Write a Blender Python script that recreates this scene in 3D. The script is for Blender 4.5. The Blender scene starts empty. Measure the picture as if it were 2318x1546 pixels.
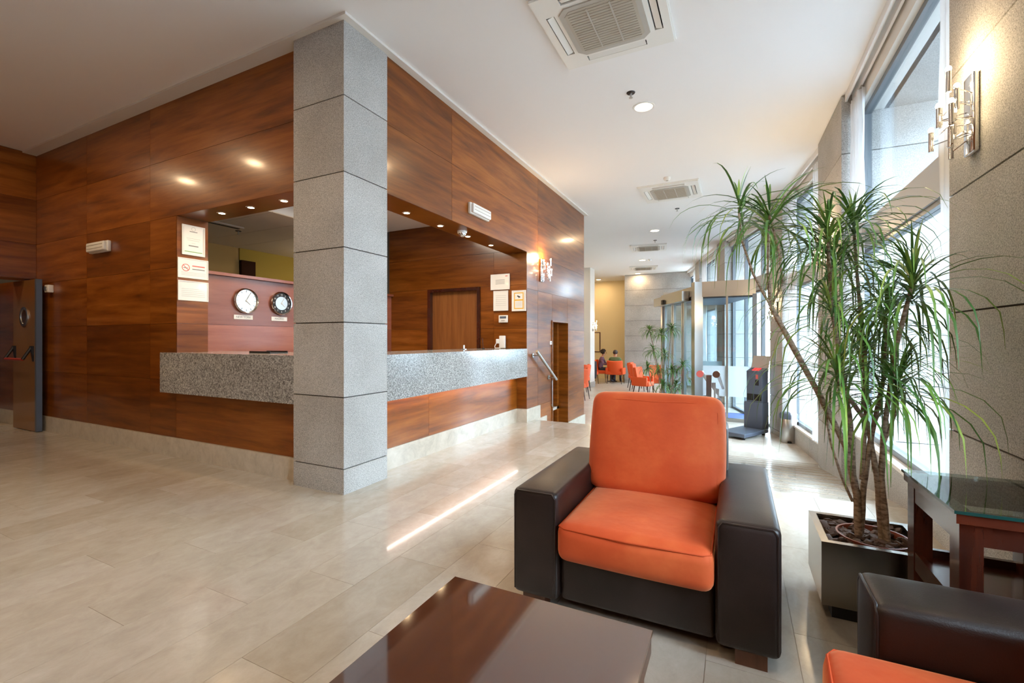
import bpy, bmesh, math, random
from mathutils import Vector, Matrix

random.seed(7)
SC = bpy.context.scene
COL = SC.collection
PI = math.pi

# ------------------------------------------------------------------ camera
H = 1.25                                   # eye height above the upper floor
FPX, CX, CY = 1030.2, 1159.0, 768.0        # 16 mm lens, horizon row
YAW = math.atan(508 / FPX)
CS, SN = math.cos(YAW), math.sin(YAW)
cam = bpy.data.cameras.new('camera'); cam.lens = 16.0; cam.sensor_width = 36.0
cam.shift_y = -5.0 / 2318; cam.clip_start = 0.02; cam.clip_end = 200
co = bpy.data.objects.new('camera', cam); COL.objects.link(co)
co.location = (0, 0, H); co.rotation_euler = (PI / 2, 0, YAW)
SC.camera = co

# ------------------------------------------------------------------ world, view
SC.view_settings.view_transform = 'Standard'
SC.view_settings.look = 'None'
SC.view_settings.gamma = 1.0
SC.view_settings.use_curve_mapping = False
SC.view_settings.exposure = 0.2
w = bpy.data.worlds.new('overcast'); SC.world = w; w.use_nodes = True
bg = w.node_tree.nodes['Background']
bg.inputs[0].default_value = (0.70, 0.855, 1.0, 1); bg.inputs[1].default_value = 22.0
SC.cycles.max_bounces = 10; SC.cycles.diffuse_bounces = 5; SC.cycles.glossy_bounces = 5
SC.cycles.transparent_max_bounces = 24
SC.cycles.sample_clamp_indirect = 8.0
SC.cycles.caustics_reflective = False; SC.cycles.caustics_refractive = False


def ray(x, y):
    u = (x - CX) / FPX; v = (CY - y) / FPX
    return CS * u - SN, SN * u + CS, v


def gz(x, y, z=0.0):
    r = ray(x, y); t = (z - H) / r[2]
    return Vector((r[0] * t, r[1] * t, z))


def onx(x, y, X):
    r = ray(x, y); t = X / r[0]
    return Vector((X, r[1] * t, H + r[2] * t))


def ony(x, y, Y):
    r = ray(x, y); t = Y / r[1]
    return Vector((r[0] * t, Y, H + r[2] * t))


# ------------------------------------------------------------------ materials
def s2l(c):
    return tuple(((v / 255) / 12.92 if v <= 10 else ((v / 255 + 0.055) / 1.055) ** 2.4) for v in c) + (1,)


def mat(name, col, rough=0.5, metal=0.0, coat=0.0, spec=0.5, emit=None, estr=0.0, alpha=1.0, trans=0.0):
    m = bpy.data.materials.new(name); m.use_nodes = True
    b = m.node_tree.nodes['Principled BSDF']
    b.inputs['Base Color'].default_value = s2l(col)
    b.inputs['Roughness'].default_value = rough
    b.inputs['Metallic'].default_value = metal
    b.inputs['Coat Weight'].default_value = coat
    b.inputs['Coat Roughness'].default_value = 0.06
    b.inputs['Specular IOR Level'].default_value = spec
    b.inputs['Transmission Weight'].default_value = trans
    if emit:
        b.inputs['Emission Color'].default_value = s2l(emit); b.inputs['Emission Strength'].default_value = estr
    return m


def nodes(m):
    return m.node_tree.nodes, m.node_tree.links, m.node_tree.nodes['Principled BSDF']


def tex(m, kind, coord='Object', scale=(1, 1, 1), rnd=0.0, **kw):
    n, l, b = nodes(m)
    tc = n.new('ShaderNodeTexCoord'); mp = n.new('ShaderNodeMapping')
    mp.inputs['Scale'].default_value = scale
    l.new(tc.outputs[coord], mp.inputs['Vector'])
    if rnd:
        oi = n.new('ShaderNodeObjectInfo'); mu = n.new('ShaderNodeMath'); mu.operation = 'MULTIPLY'
        mu.inputs[1].default_value = rnd
        l.new(oi.outputs['Random'], mu.inputs[0])
        cx = n.new('ShaderNodeCombineXYZ')
        for i in range(3):
            l.new(mu.outputs[0], cx.inputs[i])
        l.new(cx.outputs[0], mp.inputs['Location'])
    else:
        mp.inputs['Location'].default_value = (3.17, 1.53, 2.71)
    t = n.new('ShaderNodeTex' + kind)
    l.new(mp.outputs[0], t.inputs['Vector'])
    for k, v in kw.items():
        t.inputs[k].default_value = v
    return t


def ramp(m, src, stops):
    n, l, b = nodes(m)
    r = n.new('ShaderNodeValToRGB')
    while len(r.color_ramp.elements) < len(stops):
        r.color_ramp.elements.new(0.5)
    for e, (p, c) in zip(r.color_ramp.elements, stops):
        e.position = p; e.color = s2l(c)
    l.new(src, r.inputs[0])
    return r


def bump(m, src, strength, dist=0.01):
    n, l, b = nodes(m)
    bp = n.new('ShaderNodeBump'); bp.inputs['Strength'].default_value = strength
    bp.inputs['Distance'].default_value = dist
    l.new(src, bp.inputs['Height']); l.new(bp.outputs[0], b.inputs['Normal'])


def mixc(m, fac, a, bcol, mode='MIX'):
    n, l, b = nodes(m)
    x = n.new('ShaderNodeMix'); x.data_type = 'RGBA'; x.blend_type = mode
    if isinstance(fac, float):
        x.inputs[0].default_value = fac
    else:
        l.new(fac, x.inputs[0])
    l.new(a, x.inputs[6])
    if isinstance(bcol, tuple):
        x.inputs[7].default_value = bcol
    else:
        l.new(bcol, x.inputs[7])
    return x.outputs[2]


def base(m, out):
    n, l, b = nodes(m); l.new(out, b.inputs['Base Color'])


def wood_mat(name, stops, scale, rough, coat, rnd=9.0):
    m = mat(name, stops[0][1], rough, coat=coat)
    t = tex(m, 'Noise', scale=scale, rnd=rnd, Scale=1.0, Detail=6.0, Roughness=0.62, Distortion=0.35)
    r = ramp(m, t.outputs['Fac'], stops)
    n, l, b = nodes(m)
    oi = n.new('ShaderNodeObjectInfo')
    rr = ramp(m, oi.outputs['Random'], [(0, (205, 200, 198)), (1, (255, 255, 255))])
    base(m, mixc(m, 1.0, r.outputs[0], rr.outputs[0], 'MULTIPLY'))
    b.inputs['Coat Roughness'].default_value = 0.12
    return m


M = {}
M['wood'] = wood_mat('cherry_panel', [(0.30, (100, 50, 10)), (0.5, (138, 76, 20)), (0.7, (164, 98, 36))], (1.0, 1.0, 11), 0.3, 0.28)
M['wood'].node_tree.nodes['Principled BSDF'].inputs['Specular IOR Level'].default_value = 0.3
M['wood_dark'] = wood_mat('dark_mahogany', [(0.3, (48, 20, 12)), (0.7, (82, 36, 22))], (3, 22, 3), 0.25, 0.5)
M['wood_leg'] = wood_mat('mahogany_upright', [(0.3, (48, 20, 12)), (0.7, (82, 36, 22))], (20, 20, 2), 0.25, 0.5)
M['wood_door'] = wood_mat('oak_door', [(0.3, (128, 74, 30)), (0.7, (164, 104, 52))], (18, 18, 1.2), 0.35, 0.4)
M['wood_foot'] = wood_mat('foot_wood', [(0.3, (86, 52, 34)), (0.7, (112, 70, 46))], (20, 20, 3), 0.45, 0.1)


def granite(name, lo, mid, hi, rough, scale, bs):
    m = mat(name, mid, rough)
    t = tex(m, 'Noise', scale=(scale,) * 3, Scale=1.0, Detail=3.0, Roughness=0.8)
    r = ramp(m, t.outputs['Fac'], [(0.34, lo), (0.5, mid), (0.66, hi)])
    t2 = tex(m, 'Noise', scale=(1.5,) * 3, rnd=5.0, Scale=1.0, Detail=2.0)
    r2 = ramp(m, t2.outputs['Fac'], [(0.3, (226, 224, 222)), (0.7, (255, 255, 255))])
    base(m, mixc(m, 1.0, r.outputs[0], r2.outputs[0], 'MULTIPLY'))
    if bs:
        bump(m, t.outputs['Fac'], bs, 0.004)
    return m


M['stone'] = granite('flamed_granite', (134, 132, 129), (185, 183, 179), (218, 216, 211), 0.8, 150, 0.35)
M['counter'] = granite('polished_granite', (78, 78, 80), (160, 159, 156), (222, 221, 217), 0.12, 80, 0.0)
M['joint'] = mat('joint_grey', (88, 85, 82), 0.9)  # even grey for stone joints, wall cores and undersides


def marble(name, tones, rough, rnd=True, brick=False):
    m = mat(name, tones[1], rough, coat=0.35)
    n, l, b = nodes(m)
    b.inputs['Coat Roughness'].default_value = 0.04
    t = tex(m, 'Noise', scale=(9, 6, 7), rnd=11.0 if rnd else 0, Scale=1.0, Detail=8.0, Roughness=0.72, Distortion=0.4)
    r = ramp(m, t.outputs['Fac'], [(0.28, tones[0]), (0.5, tones[1]), (0.72, tones[2])])
    v = tex(m, 'Noise', scale=(5, 3, 5), rnd=7.0 if rnd else 0, Scale=1.0, Detail=10.0, Roughness=0.75, Distortion=1.6)
    rv = ramp(m, v.outputs['Fac'], [(0.27, (160, 134, 104)), (0.32, (255, 255, 255))])
    c = mixc(m, 0.6, r.outputs[0], rv.outputs[0], 'MULTIPLY')
    if brick:
        bt = tex(m, 'Brick', scale=(1, 1, 1), Scale=1.0)
        bt.inputs['Brick Width'].default_value = 0.62; bt.inputs['Row Height'].default_value = 0.327
        bt.inputs['Mortar Size'].default_value = 0.0
        bt.inputs['Color1'].default_value = s2l((255, 255, 255)); bt.inputs['Color2'].default_value = s2l((232, 228, 222))
        bt.inputs['Mortar'].default_value = s2l((215, 208, 200))
        c = mixc(m, 1.0, c, bt.outputs['Color'], 'MULTIPLY')
    else:
        oi = n.new('ShaderNodeObjectInfo')
        ro = ramp(m, oi.outputs['Random'], [(0, (238, 234, 228)), (0.5, (248, 246, 242)), (1, (255, 255, 255))])
        c = mixc(m, 1.0, c, ro.outputs[0], 'MULTIPLY')
    base(m, c)
    return m


M['marble'] = marble('cream_marble', [(176, 167, 155), (188, 180, 168), (198, 191, 181)], 0.16)
M['marble_plain'] = marble('cream_marble_laid', [(182, 174, 162), (200, 193, 182), (214, 208, 199)], 0.16, False, True)
M['marble_lower'] = marble('cream_marble_lower', [(182, 174, 162), (200, 193, 182), (214, 208, 199)], 0.3, False, True)
M['marble_lower'].node_tree.nodes['Principled BSDF'].inputs['Coat Weight'].default_value = 0.0
M['marble_base'] = marble('skirting_marble', [(180, 172, 158), (204, 196, 182), (218, 211, 199)], 0.3)
M['grout'] = mat('grout', (168, 154, 136), 0.8)
M['white'] = mat('white_paint', (238, 238, 238), 0.85, spec=0.2)
M['trim'] = mat('cornice_paint', (226, 222, 215), 0.7, spec=0.2)
M['yellow'] = mat('ochre_plaster', (226, 208, 166), 0.8)
M['office_yellow'] = mat('olive_yellow_paint', (186, 160, 70), 0.8)
M['office_tan'] = mat('tan_paint', (200, 168, 108), 0.8)
M['office_tile'] = mat('ceiling_tile', (226, 214, 196), 0.9)
M['partition'] = wood_mat('pink_cherry', [(0.3, (150, 84, 62)), (0.7, (176, 108, 82))], (1.3, 1.3, 14), 0.35, 0.3)
M['plastic'] = mat('white_plastic', (232, 231, 226), 0.4)
M['plastic_grey'] = mat('grey_plastic', (176, 172, 164), 0.5)
M['filter'] = mat('filter_mesh', (176, 168, 154), 0.8)
M['black'] = mat('black_gap', (14, 13, 13), 0.6)
M['chrome'] = mat('chrome', (214, 214, 216), 0.12, metal=1.0)
M['steel'] = mat('brushed_steel', (186, 184, 180), 0.28, metal=1.0)
M['planter_steel'] = mat('planter_steel', (150, 145, 138), 0.25, metal=1.0)
M['bronze'] = mat('bronze_metal', (164, 128, 78), 0.3, metal=1.0)
M['door_bronze'] = mat('bronze_lacquer', (150, 104, 50), 0.35, metal=0.3, coat=0.3)
M['frame'] = mat('window_frame_grey', (108, 112, 116), 0.4)
M['spandrel'] = mat('spandrel_grey', (188, 190, 190), 0.5)
M['lamp'] = mat('lit_lamp', (255, 240, 215), 0.5, emit=(255, 236, 205), estr=14)
M['bulb'] = mat('lit_bulb', (255, 235, 200), 0.5, emit=(255, 226, 176), estr=45)
M['tube'] = mat('lit_tube', (255, 240, 235), 0.5, emit=(255, 232, 226), estr=9)
M['paper'] = mat('paper', (232, 232, 228), 0.5, coat=0.4)
M['ink'] = mat('grey_ink', (120, 122, 124), 0.6)
M['ink_light'] = mat('pale_ink', (186, 188, 188), 0.6)
M['red'] = mat('red_ink', (206, 96, 88), 0.6)
M['green_ink'] = mat('green_ink', (110, 160, 90), 0.6)
M['yellow_ink'] = mat('yellow_ink', (226, 176, 60), 0.6)
M['red_lit'] = mat('red_display', (230, 50, 50), 0.5, emit=(255, 40, 40), estr=2.0)
M['slate'] = mat('slate_blue_metal', (84, 94, 110), 0.45)
M['dark'] = mat('dark_plastic', (24, 24, 27), 0.45)
M['red_bar'] = mat('red_bar', (160, 52, 30), 0.4)
M['bark'] = mat('bark_brown', (112, 88, 68), 0.8)
M['chips'] = mat('bark_chips', (92, 74, 66), 0.8)
M['pot'] = mat('terracotta_plastic', (140, 72, 52), 0.35)
M['soil'] = mat('dark_soil', (36, 28, 24), 0.95)
M['mat_blue'] = mat('blue_mat', (70, 84, 150), 0.9)
M['street'] = mat('street_stone', (104, 106, 110), 0.85)
M['facade'] = mat('pale_facade', (206, 208, 208), 0.8)
M['facade_window'] = mat('facade_window_glass', (120, 138, 156), 0.2)
M['skin'] = mat('skin', (190, 138, 110), 0.6)
M['hair'] = mat('dark_hair', (42, 30, 26), 0.6)
M['hair2'] = mat('greying_hair', (70, 58, 54), 0.6)
M['green_cloth'] = mat('green_jacket', (96, 112, 74), 0.85)
M['trousers'] = mat('dark_trousers', (44, 44, 56), 0.85)
M['coat'] = mat('black_coat', (48, 42, 46), 0.85)
m = mat('striped_shirt', (150, 130, 140), 0.85); M['stripe'] = m
t = tex(m, 'Wave', scale=(1, 1, 1), Scale=5.0); t.bands_direction = 'Z'
base(m, ramp(m, t.outputs['Fac'], [(0.3, (70, 66, 110)), (0.5, (196, 186, 190)), (0.7, (130, 44, 60))]).outputs[0])

m = mat('bark_trunk', (128, 104, 82), 0.8); M['trunk'] = m
t = tex(m, 'Noise', scale=(40, 40, 90), Scale=1.0, Detail=3.0)
base(m, ramp(m, t.outputs['Fac'], [(0.35, (120, 100, 82)), (0.6, (176, 154, 130))]).outputs[0]); bump(m, t.outputs['Fac'], 0.5, 0.01)
m = mat('dracaena_leaf', (62, 104, 40), 0.38); M['leaf'] = m
n_, l_, b_ = nodes(m)
b_.inputs['Transmission Weight'].default_value = 0.0
oi = n_.new('ShaderNodeObjectInfo')
base(m, ramp(m, oi.outputs['Random'], [(0, (62, 106, 52)), (0.45, (94, 142, 64)), (0.8, (136, 172, 74)), (1, (172, 196, 96))]).outputs[0])
m = mat('dracaena_foliage', (50, 88, 40), 0.4); M['foliage'] = m
t = tex(m, 'Noise', scale=(7, 7, 7), Scale=1.0, Detail=1.0)
base(m, ramp(m, t.outputs['Fac'], [(0.3, (62, 106, 52)), (0.55, (98, 144, 66)), (0.75, (150, 180, 82))]).outputs[0])

m = mat('orange_suede', (228, 98, 34), 0.75); M['orange'] = m
n_, l_, b_ = nodes(m)
b_.inputs['Sheen Weight'].default_value = 0.7; b_.inputs['Sheen Roughness'].default_value = 0.4
b_.inputs['Sheen Tint'].default_value = s2l((255, 190, 140))
t = tex(m, 'Noise', scale=(4, 4, 4), Scale=1.0, Detail=5.0, Roughness=0.55)
base(m, ramp(m, t.outputs['Fac'], [(0.3, (190, 68, 20)), (0.5, (202, 78, 27)), (0.72, (216, 100, 46))]).outputs[0])
t2 = tex(m, 'Noise', scale=(9, 9, 9), Scale=1.0, Detail=3.0); bump(m, t2.outputs['Fac'], 0.25, 0.02)
M['orange_far'] = mat('orange_upholstery', (226, 88, 34), 0.7)
M['piping'] = mat('orange_piping', (196, 74, 24), 0.8)

m = mat('brown_leather', (46, 34, 31), 0.42, coat=0.12, spec=0.4); M['leather'] = m
n_, l_, b_ = nodes(m); b_.inputs['Coat Roughness'].default_value = 0.3
t = tex(m, 'Noise', scale=(6, 6, 6), Scale=1.0, Detail=6.0)
base(m, ramp(m, t.outputs['Fac'], [(0.35, (28, 19, 17)), (0.65, (42, 30, 27))]).outputs[0])
t2 = tex(m, 'Voronoi', scale=(260, 260, 260), Scale=1.0); bump(m, t2.outputs['Distance'], 0.12, 0.003)


def see_through(name, tint, gloss, clear, rough=0.0, trl=0.5):
    """thin glass sheet: mostly transparent, with a mirror coat"""
    m = bpy.data.materials.new(name); m.use_nodes = True
    n = m.node_tree.nodes; l = m.node_tree.links; n.clear()
    o = n.new('ShaderNodeOutputMaterial'); tr = n.new('ShaderNodeBsdfTransparent'); g = n.new('ShaderNodeBsdfGlossy')
    tr.inputs[0].default_value = tint; g.inputs['Roughness'].default_value = rough
    f = n.new('ShaderNodeLayerWeight'); f.inputs[0].default_value = 0.5
    pw = n.new('ShaderNodeMath'); pw.operation = 'POWER'; pw.inputs[1].default_value = 5.0
    ma = n.new('ShaderNodeMath'); ma.operation = 'MULTIPLY_ADD'; ma.inputs[1].default_value = 0.6; ma.inputs[2].default_value = gloss
    l.new(f.outputs['Facing'], pw.inputs[0]); l.new(pw.outputs[0], ma.inputs[0])
    x = n.new('ShaderNodeMixShader')
    l.new(ma.outputs[0], x.inputs[0]); l.new(tr.outputs[0], x.inputs[1]); l.new(g.outputs[0], x.inputs[2])
    last = x
    if clear < 1:
        d = n.new('ShaderNodeBsdfDiffuse'); d.inputs[0].default_value = (0.82, 0.82, 0.82, 1)
        tl = n.new('ShaderNodeBsdfTranslucent'); tl.inputs[0].default_value = (0.9, 0.93, 0.95, 1)
        a = n.new('ShaderNodeMixShader'); a.inputs[0].default_value = trl
        l.new(d.outputs[0], a.inputs[1]); l.new(tl.outputs[0], a.inputs[2])
        y = n.new('ShaderNodeMixShader'); y.inputs[0].default_value = clear
        l.new(a.outputs[0], y.inputs[1]); l.new(x.outputs[0], y.inputs[2]); last = y
    l.new(last.outputs[0], o.inputs[0])
    return m


M['glass'] = see_through('window_glass', (0.93, 0.96, 0.97, 1), 0.02, 1.0)
M['glass_tint'] = see_through('vestibule_glass', (0.84, 0.9, 0.92, 1), 0.05, 1.0)
M['frost'] = see_through('frosted_film', (0.95, 0.97, 0.98, 1), 0.03, 0.35)
M['sheer'] = see_through('sheer_voile', (0.97, 0.97, 0.97, 1), 0.0, 0.28, trl=0.12)
M['table_glass'] = see_through('table_top_glass', (0.66, 0.74, 0.72, 1), 0.12, 1.0)
M['glass_edge'] = mat('green_glass_edge', (8, 58, 54), 0.1)
M['brown_glass'] = mat('brown_lacquer_top', (66, 36, 26), 0.05, coat=1.0)
M['brown_glass'].node_tree.nodes['Principled BSDF'].inputs['IOR'].default_value = 2.1


# ------------------------------------------------------------------ mesh helpers
class MB:
    def __init__(s):
        s.v = []; s.f = []

    def add(s, vs, fs):
        k = len(s.v); s.v += [tuple(v) for v in vs]; s.f += [tuple(i + k for i in f) for f in fs]
        return s

    def box(s, x0, x1, y0, y1, z0, z1):
        return s.hexa([(x0, y0, z0), (x1, y0, z0), (x1, y1, z0), (x0, y1, z0), (x0, y0, z1), (x1, y0, z1), (x1, y1, z1), (x0, y1, z1)])

    def hexa(s, p):
        return s.add(p, [(3, 2, 1, 0), (4, 5, 6, 7), (0, 1, 5, 4), (1, 2, 6, 5), (2, 3, 7, 6), (3, 0, 4, 7)])

    def fbox(s, fr, s0, s1, o0, o1, z0, z1):
        P = lambda a, b, c: fr.p(a, b, c)
        return s.hexa([P(s0, o0, z0), P(s0, o1, z0), P(s1, o1, z0), P(s1, o0, z0), P(s0, o0, z1), P(s0, o1, z1), P(s1, o1, z1), P(s1, o0, z1)])

    def prism(s, poly, z0, z1):
        n = len(poly)
        vs = [(x, y, z0) for x, y in poly] + [(x, y, z1) for x, y in poly]
        fs = [tuple(range(n - 1, -1, -1)), tuple(range(n, 2 * n))] + [(i, (i + 1) % n, n + (i + 1) % n, n + i) for i in range(n)]
        return s.add(vs, fs)

    def tube(s, pts, rad, n=8, cap=True):
        pts = [Vector(p) for p in pts]
        if not isinstance(rad, (list, tuple)):
            rad = [rad] * len(pts)
        rings = []
        up = Vector((0, 0, 1)); prev = None
        for i, p in enumerate(pts):
            d = (pts[min(i + 1, len(pts) - 1)] - pts[max(i - 1, 0)]).normalized()
            a = prev if prev is not None else (Vector((1, 0, 0)) if abs(d.z) > 0.9 else up)
            x = (a - d * a.dot(d)).normalized(); prev = x
            y = d.cross(x)
            rings.append([p + (x * math.cos(2 * PI * k / n) + y * math.sin(2 * PI * k / n)) * rad[i] for k in range(n)])
        vs = [q for r in rings for q in r]
        fs = []
        for i in range(len(pts) - 1):
            for k in range(n):
                fs.append((i * n + k, i * n + (k + 1) % n, (i + 1) * n + (k + 1) % n, (i + 1) * n + k))
        if cap:
            fs += [tuple(range(n - 1, -1, -1)), tuple((len(pts) - 1) * n + k for k in range(n))]
        return s.add(vs, fs)

    def lathe(s, prof, n=24, o=(0, 0, 0), M4=None, ring=False):
        vs = []; fs = []
        for r, z in prof:
            for k in range(n):
                p = Vector((r * math.cos(2 * PI * k / n), r * math.sin(2 * PI * k / n), z))
                if M4: p = M4 @ p
                vs.append(p + Vector(o))
        m = len(prof)
        for i in range(m - 1):
            for k in range(n):
                fs.append((i * n + k, i * n + (k + 1) % n, (i + 1) * n + (k + 1) % n, (i + 1) * n + k))
        if ring:
            fs += [((m - 1) * n + k, (m - 1) * n + (k + 1) % n, (k + 1) % n, k) for k in range(n)]
        else:
            fs += [tuple(range(n - 1, -1, -1)), tuple((m - 1) * n + k for k in range(n))]
        return s.add(vs, fs)

    def ball(s, c, r, n=10, sz=(1, 1, 1)):
        prof = [(math.sin(PI * i / n) * r + 1e-5, -math.cos(PI * i / n) * r) for i in range(n + 1)]
        k = len(s.v); s.lathe(prof, n + 4)
        for i in range(k, len(s.v)):
            x, y, z = s.v[i]; s.v[i] = (c[0] + x * sz[0], c[1] + y * sz[1], c[2] + z * sz[2])
        return s

    def rbox(s, c, h, r, seg=3, puff=(0, 0, 0), div=6):
        """rounded box, centre c, half sizes h, corner radius r; puff bulges each axis' faces"""
        def grid(hh):
            e = [-hh + r * (1 - math.cos(PI / 2 * i / seg)) for i in range(seg)]
            mid = [-(hh - r) + 2 * (hh - r) * i / div for i in range(div + 1)]
            return e + mid + [-q for q in reversed(e)]
        g = [grid(q) for q in h]; vid = {}; vs = []; fs = []
        N = [len(q) - 1 for q in g]

        def vert(i, j, k):
            if (i, j, k) not in vid:
                p = Vector((g[0][i], g[1][j], g[2][k]))
                inn = Vector([max(-(h[a] - r), min(h[a] - r, p[a])) for a in range(3)])
                d = p - inn
                if d.length > 1e-9:
                    p = inn + d.normalized() * r
                q = [p[a] / h[a] for a in range(3)]
                off = Vector([puff[a] * q[a] * (1 - q[(a + 1) % 3] ** 2) * (1 - q[(a + 2) % 3] ** 2) for a in range(3)])
                vid[(i, j, k)] = len(vs); vs.append(p + off + Vector(c))
            return vid[(i, j, k)]
        for a in range(3):
            b_, c_ = (a + 1) % 3, (a + 2) % 3
            for side in (0, N[a]):
                for i in range(N[b_]):
                    for j in range(N[c_]):
                        q = []
                        for di, dj in ((0, 0), (1, 0), (1, 1), (0, 1)):
                            ix = [0, 0, 0]; ix[a] = side; ix[b_] = i + di; ix[c_] = j + dj
                            q.append(vert(*ix))
                        fs.append(tuple(q) if side else tuple(reversed(q)))
        return s.add(vs, fs)

    def mesh(s, name, m=None, smooth=None):
        me = bpy.data.meshes.new(name); me.from_pydata(s.v, [], s.f)
        if m is not None:
            me.materials.append(M[m] if isinstance(m, str) else m)
        if smooth:
            me.polygons.foreach_set('use_smooth', [True] * len(me.polygons))
            if smooth < 180:
                me.set_sharp_from_angle(angle=math.radians(smooth))
        me.update()
        return me

    def build(s, name, m, parent=None, smooth=None, **tags):
        o = bpy.data.objects.new(name, s.mesh(name, m, smooth)); COL.objects.link(o); o.parent = parent
        for k, v in tags.items():
            o[k] = v
        return o


class Frame:
    """plan line from p0 to p1; s runs along it, o points out to the right of it"""
    def __init__(s, p0, p1):
        s.a = Vector(p0); d = Vector(p1) - s.a; s.L = d.length; s.t = d.normalized(); s.n = Vector((s.t.y, -s.t.x))

    def p(s, a, o, z):
        q = s.a + s.t * a + s.n * o
        return (q.x, q.y, z)


def thing(name, label, cat, loc=(0, 0, 0), rot=(0, 0, 0), group=None):
    o = bpy.data.objects.new(name, None); COL.objects.link(o); o.empty_display_size = 0.05
    o.location = loc; o.rotation_euler = rot; o['label'] = label; o['category'] = cat
    if group: o['group'] = group
    return o


def struct(name, parent=None):
    o = bpy.data.objects.new(name, None); COL.objects.link(o); o['kind'] = 'structure'; o.parent = parent
    return o


def copy_tree(o, parent=None):
    c = o.copy(); COL.objects.link(c); c.parent = parent
    for ch in list(o.children):
        copy_tree(ch, c)
    return c


def text(body, size, loc, m, parent, name='lettering', ex=0.0006):
    cu = bpy.data.curves.new(name, 'FONT'); cu.body = body; cu.size = size; cu.align_x = 'CENTER'; cu.align_y = 'CENTER'
    cu.extrude = ex; cu.materials.append(M[m])
    c = bpy.data.objects.new(name, cu); COL.objects.link(c)
    me = bpy.data.meshes.new_from_object(c.evaluated_get(bpy.context.evaluated_depsgraph_get()))
    bpy.data.objects.remove(c)
    o = bpy.data.objects.new(name, me); COL.objects.link(o); o.parent = parent; o.location = loc
    return o


def area(name, parent, loc, size, power, col, spread=180, rot=(0, 0, 0), size_y=None):
    l = bpy.data.lights.new(name, 'AREA'); l.energy = power; l.color = col; l.spread = math.radians(spread)
    if size_y:
        l.shape = 'RECTANGLE'; l.size = size; l.size_y = size_y
    else:
        l.shape = 'DISK'; l.size = size
    o = bpy.data.objects.new(name, l); COL.objects.link(o); o.parent = parent; o.location = loc; o.rotation_euler = rot
    return o


FACE_PX = (PI / 2, 0, PI / 2)      # sign facing +X
FACE_NY = (PI / 2, 0, 0)           # sign facing -Y
FACE_NX = (PI / 2, 0, -PI / 2)     # sign facing -X
WARM = (1.0, 0.70, 0.40)
LOW = -0.5                         # level of the hall beyond the steps
CEIL = 3.835
RX = -0.435                        # edge between steps and ramp
R0, R1 = 4.3, 7.6                  # ramp start / end

# ================================================================== SETTING
# ---- floors
fl = MB()
fl.box(-11, 1.45, -4, R0, -0.62, -0.004).box(-11, RX, R0, 6.5, -0.62, -0.004)
floor = fl.build('floor', 'grout', kind='structure')
ROW, LEN = 0.327, 0.93
tile_cache = {}
k0 = int((-9.4 + 2.07) / ROW) - 1
for k in range(k0, 11):
    x0 = -2.07 + k * ROW; x1 = x0 + ROW
    if x0 > 1.2: break
    xc = (x0 + x1) / 2
    ymax = 2.80 if xc < -3.05 else (6.5 if x1 < RX + 0.01 else R0)
    ymin = max(0.0, -0.275 * xc - 0.9) if xc < 0 else 0.3
    if xc > -2.9: ymin = max(ymin, 0.0)
    y = -2.0 + ((k * 0.37) % 1.0) * LEN + 1.75 - 1.75
    while y < ymax:
        ya, yb = max(y, ymin), min(y + LEN, ymax)
        if yb - ya > 0.04:
            L = round(yb - ya, 3)
            if L not in tile_cache:
                g = 0.0008
                tile_cache[L] = MB().box(g, ROW - g, g, L - g, -0.02, 0.0).mesh('tile', 'marble')
            o = bpy.data.objects.new('tile', tile_cache[L]); COL.objects.link(o)
            o.location = (x0, ya, 0); o.parent = floor
        y += LEN
MB().box(-11, 1.45, -4, 0.0, -0.004, -0.0005).build('floor_behind', 'marble_plain', kind='structure')
lo = MB().box(-8, 2.4, 6.5, 21, LOW - 0.12, LOW)
lo.build('floor_lower', 'marble_lower', kind='structure')
rp = MB(); rp.hexa([(RX, R0, -0.62), (1.45, R0, -0.62), (1.45, R1, -0.62), (RX, R1, -0.62), (RX, R0, 0), (1.45, R0, 0), (1.45, R1, LOW), (RX, R1, LOW)])
rampo = rp.build('floor_ramp', 'marble_plain', kind='structure')
sl = LOW / (R1 - R0)
y = R0 + 0.25
while y < R1 - 0.05:
    z = (y - R0) * sl
    MB().hexa([(RX + .06, y, z - .01), (1.0, y, z - .01), (1.0, y + .022, z - .012), (RX + .06, y + .022, z - .012),
               (RX + .06, y, z + .002), (1.0, y, z + .002), (1.0, y + .022, z - .0013), (RX + .06, y + .022, z - .0013)]).build('grip_strip', 'grout', rampo)
    y += 0.3
st = struct('floor_steps')
for i in range(2):
    MB().box(-2.83, RX, 6.5 + 0.3 * i, 6.82 + 0.3 * i, LOW - .02, -0.167 * (i + 1)).build('step', 'marble', st)

# ---- ceiling and trims
MB().box(-11, 1.45, -4, 21, CEIL, CEIL + 0.1).build('ceiling', 'white', kind='structure')
tr = MB(); tr.box(-8.8, -2.76, 2.63, 2.78, 3.812, CEIL + .01)
tr.build('trim_1', 'trim', kind='structure')
MB().box(-2.86, -2.76, 2.78, 9.17, 3.812, CEIL + .01).build('trim_2', 'trim', kind='structure')

# ---- reception block: granite pillar
JZ = [0.0, 0.205, 0.781, 1.387, 1.992, 2.599, 3.213, 3.817]


def stone_pillar(name, poly_fn, zs, gap=0.009):
    """core plus one block per course; poly_fn(inset) gives the plan"""
    r = struct(name)
    MB().prism(poly_fn(0.012), zs[0], zs[-1]).build('core', 'joint', r)
    for a, b in zip(zs[:-1], zs[1:]):
        MB().prism(poly_fn(0.0), a + (gap / 2 if a > zs[0] else 0), b - gap / 2).build('stone_block', 'stone', r)
    return r


def rect_fn(x0, x1, y0, y1):
    return lambda i: [(x0 + i, y0 + i), (x1 - i, y0 + i), (x1 - i, y1 - i), (x0 + i, y1 - i)]


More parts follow.
